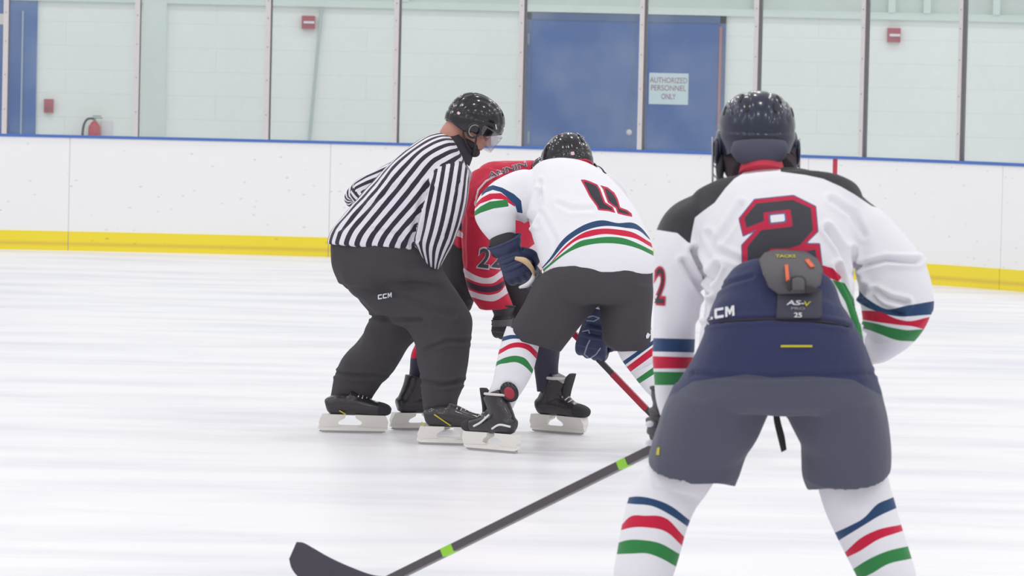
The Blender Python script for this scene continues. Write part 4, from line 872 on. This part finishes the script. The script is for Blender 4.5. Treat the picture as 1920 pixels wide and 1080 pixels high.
for pts in ([(.02, .046, .16), (.06, .050, .125), (.10, .050, .105)], [(-.09, .028, .115), (-.04, .043, .12), (.0, .045, .10)]):
    make('side_logo', [tube([tuple(fr(*q_)) for q_ in pts], .005, nu=8)], M_wh, s5)
g2 = ground(1290, 862); skate(p11, (A(1292, 850).x, g2.y, 0), 60, sc=1.04)
h, fr, f0, pt = helmet(p11, hf.o, hf.x, hf.z, M_blackgloss, sc=1.0, wd=.116)
cage(h, fr, M_steel)
sticker(h, pt, fr, f0, 2.9, .86, .008, .008, M_pink); sticker(h, pt, fr, f0, -2.5, .42, .020, .010, M_wh, 'white_label', .2); sticker(h, pt, fr, f0, 2.6, .35, .008, .006, M_redpr)
make('helmet_trim', [tube([tuple(fr(*pt(a, .97, .02))) for a in np.linspace(2.3, 4.4, 17)], .004, nu=8)], M_redpr, h)
make('hanging_strap', [tube([A(1112, 312, .3), A(1120, 311, .3), A(1128, 316, .3), A(1134, 325, .3)], [.002, .002, .003, .004], nu=8), tube([A(1133, 324, .3), A(1139, 330, .3), A(1146, 334, .3)], [.006, .007, .006], nu=10)], M_strap, h)
# gloves
g1, fr = glove(p11, A(955, 474, .15), (.42, .12, -.88), (-.35, -.93, 0), M_glovenavy, sc=1.15, cuff=.05, trim=M_glovenavy)
make('palm_edge', [tube([A(966, 484, .02), A(984, 489, .01), A(997, 503, .02), A(1002, 516, .04)], [.008, .014, .010, .006], nu=12)], M_tan, g1)
make('white_rim', [tube([A(1001, 514, .05), A(998, 525, .03), A(989, 534, .03), A(974, 539, .05)], [.007, .012, .012, .006], nu=12)], M_wh, g1)
make('elbow_cuff', [Loft([(920, 446, 966, 440, .2, .06), (918, 462, 972, 452, .18, .065), (922, 478, 978, 466, .16, .062)], D=D)], M_blackmat, p11)
g3, fr = glove(p11, A(1119, 606, .30), (-.20, 0, -1), (-.2, -1, .1), M_glovenavy, sc=1.22, cuff=.06)
M_pipe = mat('pale glove piping', S((150, 160, 190)), .6)
for pts in ([(1098, 596), (1112, 592), (1124, 596), (1114, 602), (1100, 601)], [(1092, 622), (1106, 618), (1122, 620)], [(1104, 620), (1108, 634), (1100, 650), (1096, 664), (1106, 672), (1118, 664), (1126, 652)]): cord('piping', pts, g3, .0035, M_pipe)
# stick of number 11: slanting shaft passing through the lower hand
a = A(1040, 588, .42); bq = A(1113, 664, .36); c = bq + (bq - a) * 2.6
def shaft_mesh(p, q_, w_, h_, upv=(0, 0, 1)):
    f_ = frame(p, Vector(q_) - Vector(p), upv); L = (Vector(q_) - Vector(p)).length
    return prism([(0, -h_), (L, -h_), (L, h_), (0, h_)], w_, f_)
zc = bq.z; kz = (bq - a); tt = (bq.z - .05) / -kz.z; heel = bq + kz * tt
st = Thing(None, None)
st = make('hockey_stick', [shaft_mesh(a - kz * .9, heel, .009, .0125)], mat('black stick shaft', S((66, 58, 62)), .4), org=tuple(heel), smooth=False)
tag(st, 'red and black hockey stick held low by number 11', 'hockey stick')
for s_, e_ in ((1070, 1090), (1148, 1212)):
    pa = a + kz * ((s_ - 1040) / 73.0); pb = a + kz * ((e_ - 1040) / 73.0)
    make('red_band', [shaft_mesh(pa, pb, .0102, .0137)], M_redshaft, st, smooth=False)
def blade(st, heel, dirv, shaftdir, m, L=.30):
    d = Vector(dirv).normalized(); lf = []
    for i in range(9):
        t = i / 8; c = Vector(heel) + d * (L * t) + Vector((0, 0, .012 + .02 * t * t)); side = Vector((0, 0, 1)).cross(d) * (.03 * t * t)
        lf.append((np.array(c + side), np.array((0, 0, .034 if t < .9 else .026)), .005))
    return make('blade', [Loft(lf, px=False, nu=20, sub=3, e=3)], m, st)
blade(st, (heel.x, heel.y, .03), (.9, .4, 0), None, M_strap)

# ================================================================== NUMBER 2
D = 13.85
hf = frame(A(1419, 256, .34), (-.05, .95, -.22), (-.01, .22, .97))
body = head_parts(hf) + [tube([hf(-.035, 0, -.03), hf(-.05, 0, -.09), A(1428, 335, .26), A(1430, 365, .24)], [.058, .058, .060, .07]),
    Loft([(1370, 700, 1560, 700, -.05, .12), (1380, 620, 1555, 620, -.03, .12), (1370, 520, 1560, 520, .05, .12), (1350, 420, 1570, 420, .14, .12), (1365, 380, 1545, 380, .22, .08)], D=D),
    tube([A(1310, 400, .2), A(1275, 510, .19), A(1268, 560, .2)], [.06, .052, .047]), tube([A(1268, 560, .2), A(1258, 670, .3), A(1250, 760, .44)], [.047, .04, .026]),
    tube([A(1590, 420, .2), A(1670, 500, .18), A(1695, 550, .18)], [.055, .050, .047]), tube([A(1700, 550, .18), A(1660, 610, .30), A(1600, 650, .42), A(1510, 695, .48)], [.047, .040, .034, .027]),
    tube([A(1400, 730, -.03), A(1310, 860, .04), A(1256, 940, .04), A(1208, 1100, .0), A(1207, 1170, 0)], [.095, .065, .055, .04, .034]),
    tube([A(1510, 730, -.03), A(1588, 860, .04), A(1614, 950, .04), A(1664, 1090, 0), A(1685, 1170, 0)], [.095, .065, .055, .04, .034])]
body += hand_parts(frame(A(1248, 765, .45), (-.22, .05, -1), (-1, -.35, .2)), sc=.8) + hand_parts(frame(A(1508, 696, .48), (-1, -.1, -.45), (0, 1, 0)), sc=.8)
p2 = person('person', body, .006, 'person in white jersey numbered 2 and navy pants seen from behind, nearest at right', (A(1440, 1200).x, D, 0))
face_parts(p2, hf)
Tt = Loft([(1310, 655, 1624, 662, .02, .16), (1313, 620, 1618, 625, .02, .15), (1318, 580, 1606, 585, .03, .145), (1320, 545, 1603, 548, .05, .15), (1316, 505, 1603, 500, .08, .165), (1308, 455, 1606, 450, .12, .175), (1296, 410, 1618, 405, .17, .17), (1294, 380, 1618, 372, .20, .155), (1314, 368, 1602, 354, .215, .12), (1338, 352, 1580, 340, .225, .085), (1364, 340, 1550, 331, .23, .06), (1386, 335, 1504, 327, .235, .038)], D=D, nu=72)
Sl = Loft([(1340, 350, 1370, 440, .22, .10), (1304, 364, 1348, 445, .21, .11), (1266, 384, 1332, 455, .20, .115), (1242, 410, 1324, 480, .19, .112), (1230, 450, 1318, 520, .17, .105), (1226, 510, 1312, 560, .17, .098), (1225, 570, 1306, 605, .18, .092), (1225, 630, 1302, 650, .22, .088), (1226, 680, 1296, 690, .27, .082), (1229, 735, 1284, 735, .32, .072), (1234, 762, 1276, 762, .38, .055)], D=D, nu=56)
Sr = Loft([(1545, 325, 1560, 450, .23, .11), (1590, 338, 1585, 460, .22, .118), (1632, 378, 1598, 480, .21, .118), (1668, 408, 1604, 505, .20, .115), (1702, 448, 1610, 540, .18, .11), (1729, 488, 1618, 580, .17, .105), (1743, 530, 1624, 612, .17, .102), (1744, 568, 1628, 640, .19, .1)], D=D, nu=56)
Sq = Loft([(1742, 545, 1640, 560, .18, .095), (1742, 568, 1632, 590, .20, .10), (1724, 604, 1628, 612, .25, .09), (1694, 622, 1626, 632, .31, .075), (1662, 640, 1622, 648, .37, .06), (1625, 652, 1600, 664, .44, .05), (1588, 655, 1566, 688, .46, .045)], D=D, nu=56)
M_wj2 = cloth('white jersey with black yoke and coloured stripes', WHITE, [('yk', 0, S((60, 58, 62))), ('nv', 0, NAVY), ('rd', 0, RED), ('gn', 0, GREEN), ('num', 1.8, S((88, 96, 136))), ('num', 0, S((190, 44, 74))), ('blk', 0, S((68, 66, 74))), ('hol', 3.0, S((96, 100, 140))), ('hol', 0, WHITE)])
creases = [([(1345, 500), (1325, 540), (1318, 590)], 6, 0.0210), ([(1300, 470), (1318, 510), (1330, 548)], 6, 0.0240), ([(1280, 490), (1305, 530), (1322, 560)], 5, 0.0150), ([(1550, 430), (1580, 470), (1600, 540), (1612, 600)], 6, 0.0180), ([(1598, 470), (1604, 510), (1618, 550)], 6, 0.0210), ([(1610, 500), (1660, 487), (1720, 490)], 5, 0.0180), ([(1640, 545), (1665, 560), (1700, 568)], 5, 0.0180), ([(1622, 535), (1650, 575), (1690, 590)], 5, 0.0120), ([(1390, 385), (1370, 420), (1350, 450)], 6, 0.0090), ([(1560, 375), (1600, 400), (1620, 440)], 6, 0.0090), ([(1570, 500), (1590, 545), (1612, 620)], 5, 0.0180), ([(1330, 440), (1345, 470), (1390, 490)], 6, 0.0090)]
j2 = fuse('jersey', [Tt, Sl, Sr, Sq], .0052, M_wj2, p2, smooth=6, noise=(.009, 6, (1, 1, .6)), creases=creases)
P = proj(j2.V); idx, _ = which(j2.V, [Tt, Sl, Sr, Sq])
yk = np.minimum(polysdf(P, [(1393, 325), (1377, 335), (1360, 353), (1340, 380), (1318, 396), (1303, 408), (1297, 437), (1294, 458), (1270, 437), (1232, 431), (1200, 431), (1200, 300), (1384, 300)]),
                polysdf(P, [(1460, 300), (1464, 322), (1510, 328), (1543, 335), (1577, 350), (1603, 365), (1634, 386), (1680, 400), (1640, 300)]))
paint(j2, 'yk', yk)
sl = idx == 1; so = idx == 3; to = idx == 0
paint(j2, 'nv', np.where(sl, band(P, [(1226, 634), (1302, 636)], [(1226, 659), (1302, 661)]), np.where(so | (idx == 2), band(P, [(1600, 530), (1618, 553), (1638, 568), (1660, 579), (1700, 573), (1742, 566)], [(1600, 562), (1629, 578), (1682, 593), (1731, 591), (1745, 590)]), 60)))
paint(j2, 'rd', np.where(sl, band(P, [(1226, 668), (1302, 670)], [(1226, 691), (1302, 691)]), np.where(so | (idx == 2), band(P, [(1610, 582), (1651, 585), (1682, 598), (1702, 602), (1740, 595)], [(1610, 598), (1633, 602), (1682, 609), (1716, 613), (1740, 620)]), np.where(to, polysdf(P, [(1538, 496), (1562, 503), (1578, 520), (1572, 528), (1552, 520), (1540, 512)]), 60))))
paint(j2, 'gn', np.where(sl, band(P, [(1226, 697), (1302, 698)], [(1226, 722), (1302, 722)]), np.where(so | (idx == 2), band(P, [(1600, 600), (1630, 604), (1676, 615), (1702, 619), (1720, 618)], [(1600, 612), (1630, 619), (1649, 626), (1683, 638), (1710, 640)]), np.where(to, polysdf(P, [(1560, 524), (1584, 531), (1602, 562), (1614, 610), (1624, 668), (1612, 660), (1600, 610), (1585, 566)]), 60))))
q = lambda pts: [(1380 + x / 4, 350 + y / 4) for x, y in pts]
outer = q([(25, 240), (140, 98), (430, 68), (595, 150), (612, 335), (515, 430), (625, 430), (648, 640), (650, 760), (55, 760), (45, 440), (160, 318), (55, 368)])
blk = q([(62, 235), (155, 125), (425, 98), (562, 160), (578, 325), (480, 440), (400, 462), (260, 465), (240, 490), (500, 488), (595, 470), (620, 640), (620, 760), (88, 760), (85, 450), (190, 325), (425, 298), (408, 170), (205, 195), (210, 258), (78, 310)])
paint(j2, 'num', np.where(to, polysdf(P, outer), 60), front=True); paint(j2, 'blk', np.where(to, polysdf(P, blk), 60), front=True)
paint(j2, 'hol', np.where(to, polysdf(P, q([(255, 215), (362, 205), (368, 258), (262, 270)])), 60), front=True)
bvj = bvh_of([j2])
for (b_, m_, wd, ht, off) in ((.05, M_redpr, 24, 74, .003), (.0, M_num, 17, 66, .005)):
    V, Fc = text_fit('2', 1237, 536, wd, ht, 3, b_); drape(V, Fc, bvj, off, 'sleeve_number', m_, j2)
make('collar', [Loft([(1384, 330, 1472, 330, .23, .080), (1387, 316, 1469, 315, .24, .076), (1392, 304, 1464, 303, .25, .072)], D=D, nu=48)], M_redpr, j2)
# pants
M_p2 = cloth('navy hockey pants', S((52, 56, 90)), [('slate', 0, S((84, 86, 102)))])
Pw = Loft([(1404, 500, 1545, 540, .0, .12), (1372, 516, 1560, 556, -.01, .165), (1350, 545, 1572, 572, -.03, .195), (1334, 575, 1586, 590, -.04, .21), (1324, 605, 1602, 612, -.05, .215), (1312, 640, 1622, 645, -.06, .225), (1292, 685, 1640, 690, -.06, .23), (1266, 728, 1655, 732, -.05, .23), (1258, 752, 1658, 758, -.045, .20)], D=D, nu=64)
Pl = Loft([(1262, 725, 1460, 735, -.04, .20), (1244, 765, 1436, 780, -.03, .19), (1232, 805, 1420, 815, -.01, .175), (1221, 840, 1402, 845, .01, .16), (1216, 870, 1388, 890, .03, .155), (1242, 888, 1380, 914, .03, .145)], D=D, nu=56)
Pr = Loft([(1460, 745, 1655, 735, -.04, .20), (1480, 788, 1664, 780, -.03, .19), (1500, 825, 1668, 818, -.01, .175), (1502, 858, 1669, 850, .01, .165), (1503, 892, 1666, 878, .03, .155), (1514, 920, 1650, 897, .03, .145)], D=D, nu=56)
pn2 = fuse('pants', [Pw, Pl, Pr], .0055, M_p2, p2, smooth=9, noise=(.007, 5, (1, 1, .6)), creases=[([(1322, 607), (1380, 600), (1447, 597), (1520, 600), (1592, 610)], 4, .008), ([(1340, 545), (1370, 530), (1410, 518)], 4, .005), ([(1300, 700), (1400, 708), (1520, 705), (1640, 700)], 5, .005)])
P = proj(pn2.V)
paint(pn2, 'slate', np.where(P[:, 1] > 0, -(P[:, 1] - np.interp(P[:, 0], [1230, 1300, 1400, 1450, 1520, 1600, 1650], [760, 715, 702, 708, 705, 712, 740])), 60), front=True)
bvp = bvh_of([pn2]); bvpj = bvh_of([pn2, j2])
make('waist_seam', [tube([h_[0] - (at(x, y, 20) - CAMP).normalized() * .001 for x, y in [(1324, 608), (1350, 603), (1385, 600), (1447, 598), (1500, 600), (1550, 604), (1590, 611)] for h_ in [bvp.ray_cast(CAMP, (at(x, y, 20) - CAMP).normalized())] if h_[0]], .004, nu=8)], M_strap, pn2)
q = lambda pts: [(1380 + x / 4, 350 + y / 4) for x, y in pts]
def fit_surface(poly, bv, push):
    V, _ = tess(poly, 8); X = []; Yv = []
    for x, y in V:
        h_ = bv.ray_cast(CAMP, (at(x, y, 20) - CAMP).normalized())
        if h_[0] is not None: X.append([1, x - 1480, y - 540, (x - 1480) ** 2 / 100, (x - 1480) * (y - 540) / 100, (y - 540) ** 2 / 100]); Yv.append(h_[0].y)
    X = np.array(X); Yv = np.array(Yv); c_ = np.linalg.lstsq(X, Yv, rcond=None)[0]; res_ = Yv - X @ c_; off = np.percentile(res_, 12) - push
    gx = np.arange(1400, 1570, 5); gy = np.arange(465, 625, 5); vv = []; ff = []
    for y in gy:
        for x in gx: vv.append(tuple(at(x, y, float(np.dot([1, x - 1480, y - 540, (x - 1480) ** 2 / 100, (x - 1480) * (y - 540) / 100, (y - 540) ** 2 / 100], c_)) + off)))
    for i in range(len(gy) - 1):
        for k in range(len(gx) - 1): a_ = i * len(gx) + k; ff.append((a_, a_ + 1, a_ + 1 + len(gx), a_ + len(gx)))
    return BVHTree.FromPolygons(vv, ff)
bvs_pad = fit_surface([(1425, 478), (1535, 478), (1540, 545), (1450, 545)], bvpj, .004)
pad = decal(q([(175, 560), (215, 510), (300, 488), (520, 497), (610, 560), (645, 640), (625, 740), (555, 792), (400, 795), (320, 800), (245, 745), (200, 650)]), bvs_pad, .0, 'back_pad', M_grey, pn2, step=6, thick=.014)
low = decal(q([(315, 780), (640, 780), (645, 985), (300, 985)]), bvp, .006, 'spine_panel', mat('dark spine panel', S((66, 66, 80)), .8), pn2, step=6, thick=.008)
dec = lambda pts, nm, m_, off=.026, step=4, par=None, th=.003: decal(q(pts), bvs_pad, off, nm, m_, par or pn2, step, th)
dec([(365, 590), (390, 585), (402, 705), (375, 708)], 'orange_tab', M_orange); dec([(515, 550), (545, 543), (590, 598), (560, 608)], 'orange_tab', M_orange)
V, Fc = text_fit('TACKS', 1380 + 372 / 4, 350 + 520 / 4, 37, 5.5, 0, .02); drape(V, Fc, bvs_pad, .028, 'yellow_lettering', M_yel, pn2)
dec([(410, 680), (450, 668), (500, 672), (525, 700), (525, 775), (410, 775)], 'buckle', M_blackmat, .027); dec([(422, 694), (455, 682), (495, 686), (512, 706), (512, 775), (422, 775)], 'buckle_face', M_grey, .030)
dec([(386, 700), (410, 700), (410, 790), (386, 780)], 'webbing_loop', M_strap, .026); dec([(525, 740), (560, 745), (640, 775), (600, 800), (520, 800)], 'webbing_loop', M_strap, .026)
for tx, x, y, wd, ht, m_ in (('AS-', 448, 870, 33, 9, M_wh), ('V', 532, 878, 13, 9, M_yel), ('PRO', 465, 913, 26, 5, mat('grey print', S((140, 138, 146)), .6)), ('25', 465, 962, 15, 9, M_wh)):
    V, Fc = text_fit(tx, 1380 + x / 4, 350 + y / 4, wd, ht, 1, .02, .25 if y < 900 else 0); drape(V, Fc, bvp, .014, 'lettering', m_, pn2)
block_word('CCM', 1316, 583, 62, 19, -10, .15, bvp, .006, M_wh, pn2)
decal([(1464, 647), (1523, 647), (1523, 651), (1464, 651)], bvp, .004, 'yellow_tag', M_yel, pn2); decal([(1232, 840), (1237, 838), (1236, 853), (1230, 853)], bvp, .004, 'yellow_mark', M_yel, pn2)
make('hanging_strap', [Loft([(1449, 775, 1461, 775, .0, .004), (1452, 795, 1465, 795, .0, .004), (1458, 820, 1471, 817, .0, .004), (1465, 848, 1475, 843, .0, .004)], D=D, nu=12)], M_strap, pn2)
# socks
s_ = sock(p2, [(1250, 840, 1350, 870, .04, .08), (1222, 866, 1345, 893, .04, .10), (1190, 908, 1322, 930, .04, .10), (1176, 942, 1304, 955, .03, .098), (1166, 985, 1288, 992, .02, .094), (1157, 1035, 1273, 1045, .01, .09), (1150, 1080, 1260, 1088, 0, .085), (1156, 1125, 1248, 1130, 0, .07), (1172, 1165, 1242, 1168, 0, .06)], D, SOCK,
    bands=[('nv', [(1176, 933), (1190, 931), (1223, 935), (1260, 950), (1290, 973)], [(1176, 944), (1186, 945), (1223, 949), (1264, 970), (1290, 988)]), ('rd', [(1165, 985), (1178, 971), (1209, 967), (1255, 976), (1276, 999)], [(1165, 994), (1180, 990), (1213, 989), (1255, 1001), (1276, 1021)]), ('gn', [(1158, 1018), (1170, 1014), (1209, 1013), (1241, 1020), (1269, 1036)], [(1158, 1039), (1185, 1038), (1215, 1038), (1240, 1047), (1267, 1062)])])
s_ = sock(p2, [(1525, 865, 1645, 860, .04, .08), (1530, 900, 1660, 880, .04, .10), (1546, 955, 1676, 935, .03, .10), (1566, 1000, 1690, 985, .02, .098), (1586, 1040, 1704, 1030, .01, .094), (1607, 1082, 1718, 1078, 0, .088), (1626, 1125, 1724, 1122, 0, .07), (1646, 1165, 1722, 1165, 0, .06)], D, SOCK,
    bands=[('nv', [(1565, 999), (1593, 986), (1621, 970), (1644, 946), (1668, 935)], [(1570, 1015), (1621, 984), (1649, 967), (1673, 956)]), ('rd', [(1586, 1034), (1611, 1011), (1644, 994), (1688, 984)], [(1586, 1046), (1611, 1034), (1644, 1013), (1688, 997)]), ('gn', [(1598, 1068), (1621, 1053), (1662, 1034), (1703, 1024)], [(1611, 1086), (1635, 1075), (1662, 1059), (1706, 1048)])])
for x, yw in ((1206, 100), (1690, 80)): skate(p2, (A(x, 1200).x, D - .02, 0), yw, sc=1.05, low=True)
# helmet
h, fr, f0, pt = helmet(p2, hf.o, hf.x, hf.z, M_navygloss, sc=1.0, wd=.115, ht=.130, boxy=.74)
cage(h, fr, M_steel, wd=.118)
make('back_plate', [Loft([(1380, 298, 1468, 297, .225, .045), (1370, 284, 1478, 283, .215, .055), (1374, 268, 1474, 267, .22, .05)], D=D, nu=40)], mat('slate foam back plate', S((72, 74, 92)), .7), h)
for s in (-1, 1):
    make('ear_cover', [ellipsoid(fr(.01, s * .112, -.03), (np.array(f0.x) * .045, np.array(f0.y) * .012, np.array(f0.z) * .05))], M_navygloss, h)
    make('chin_strap', [tube([tuple(fr(*p_)) for p_ in ((.0, s * .112, -.06), (.04, s * .105, -.11), (.08, s * .06, -.145))], .007, nu=8)], M_strap, h)
make('hair', [Loft([(1374, 330, 1490, 325, .26, .068), (1356, 312, 1494, 308, .31, .08), (1352, 288, 1494, 286, .33, .085)], D=D)], mat('dark hair', S((62, 52, 58)), .9, bump=.4, bscale=160), p2)
for s in (-1, 1):
    make('jaw_pad', [ellipsoid(fr(.02, s * .106, -.085), (np.array(f0.x) * .045, np.array(f0.y) * .013, np.array(f0.z) * .045))], M_blackmat, h)
# glove + stick
g4, fr = glove(p2, A(1250, 765, .44), (-.22, .05, -1), (-1, -.35, .2), M_gloveblack, sc=.95, cuff=.05, trim=M_strap)
for y in (795, 830): make('white_patch', [ellipsoid(A(1218, y, .38), ((.012, 0, .003), (0, .01, 0), (-.003, 0, .009)))], M_wh, g4)
glove(p2, A(1512, 694, .48), (-1, -.1, -.45), (0, 1, .2), M_gloveblack, sc=.95, cuff=.06, trim=M_strap)
heel = A(728, 1088, .95); top = A(1430, 740, .33)
st = make('hockey_stick', [shaft_mesh(heel, top, .0125, .017, (0.3, -1, .4))], M_shaft, org=tuple(heel), smooth=False)
tag(st, 'long dark hockey stick with green marks, held by number 2, nearest the camera', 'hockey stick')
lf = []
for (x0_, y0_, x1_, y1_) in ((760, 1069, 764, 1084), (735, 1080, 740, 1108), (700, 1078, 702, 1128), (660, 1064, 645, 1122), (620, 1046, 598, 1106), (590, 1029, 562, 1084), (570, 1018, 547, 1066), (556, 1016, 542, 1048)):
    lf.append((x0_, y0_, x1_, y1_, .95, .006))
bl = make('blade', [Loft(lf, D=D, nu=28, sub=6, e=3)], mat('dark taped blade', S((72, 68, 80)), .7, bump=.3, bscale=80), st)
sd = Vector(top) - Vector(heel)
for (xa_, xb_, m_) in ((837, 858, M_lime), (1170, 1186, M_lime)):
    pa = heel + sd * ((xa_ - 728) / 702.0); pb = heel + sd * ((xb_ - 728) / 702.0)
    make('green_mark', [shaft_mesh(pa, pb, .0131, .0176, (0.3, -1, .4))], m_, st, smooth=False)
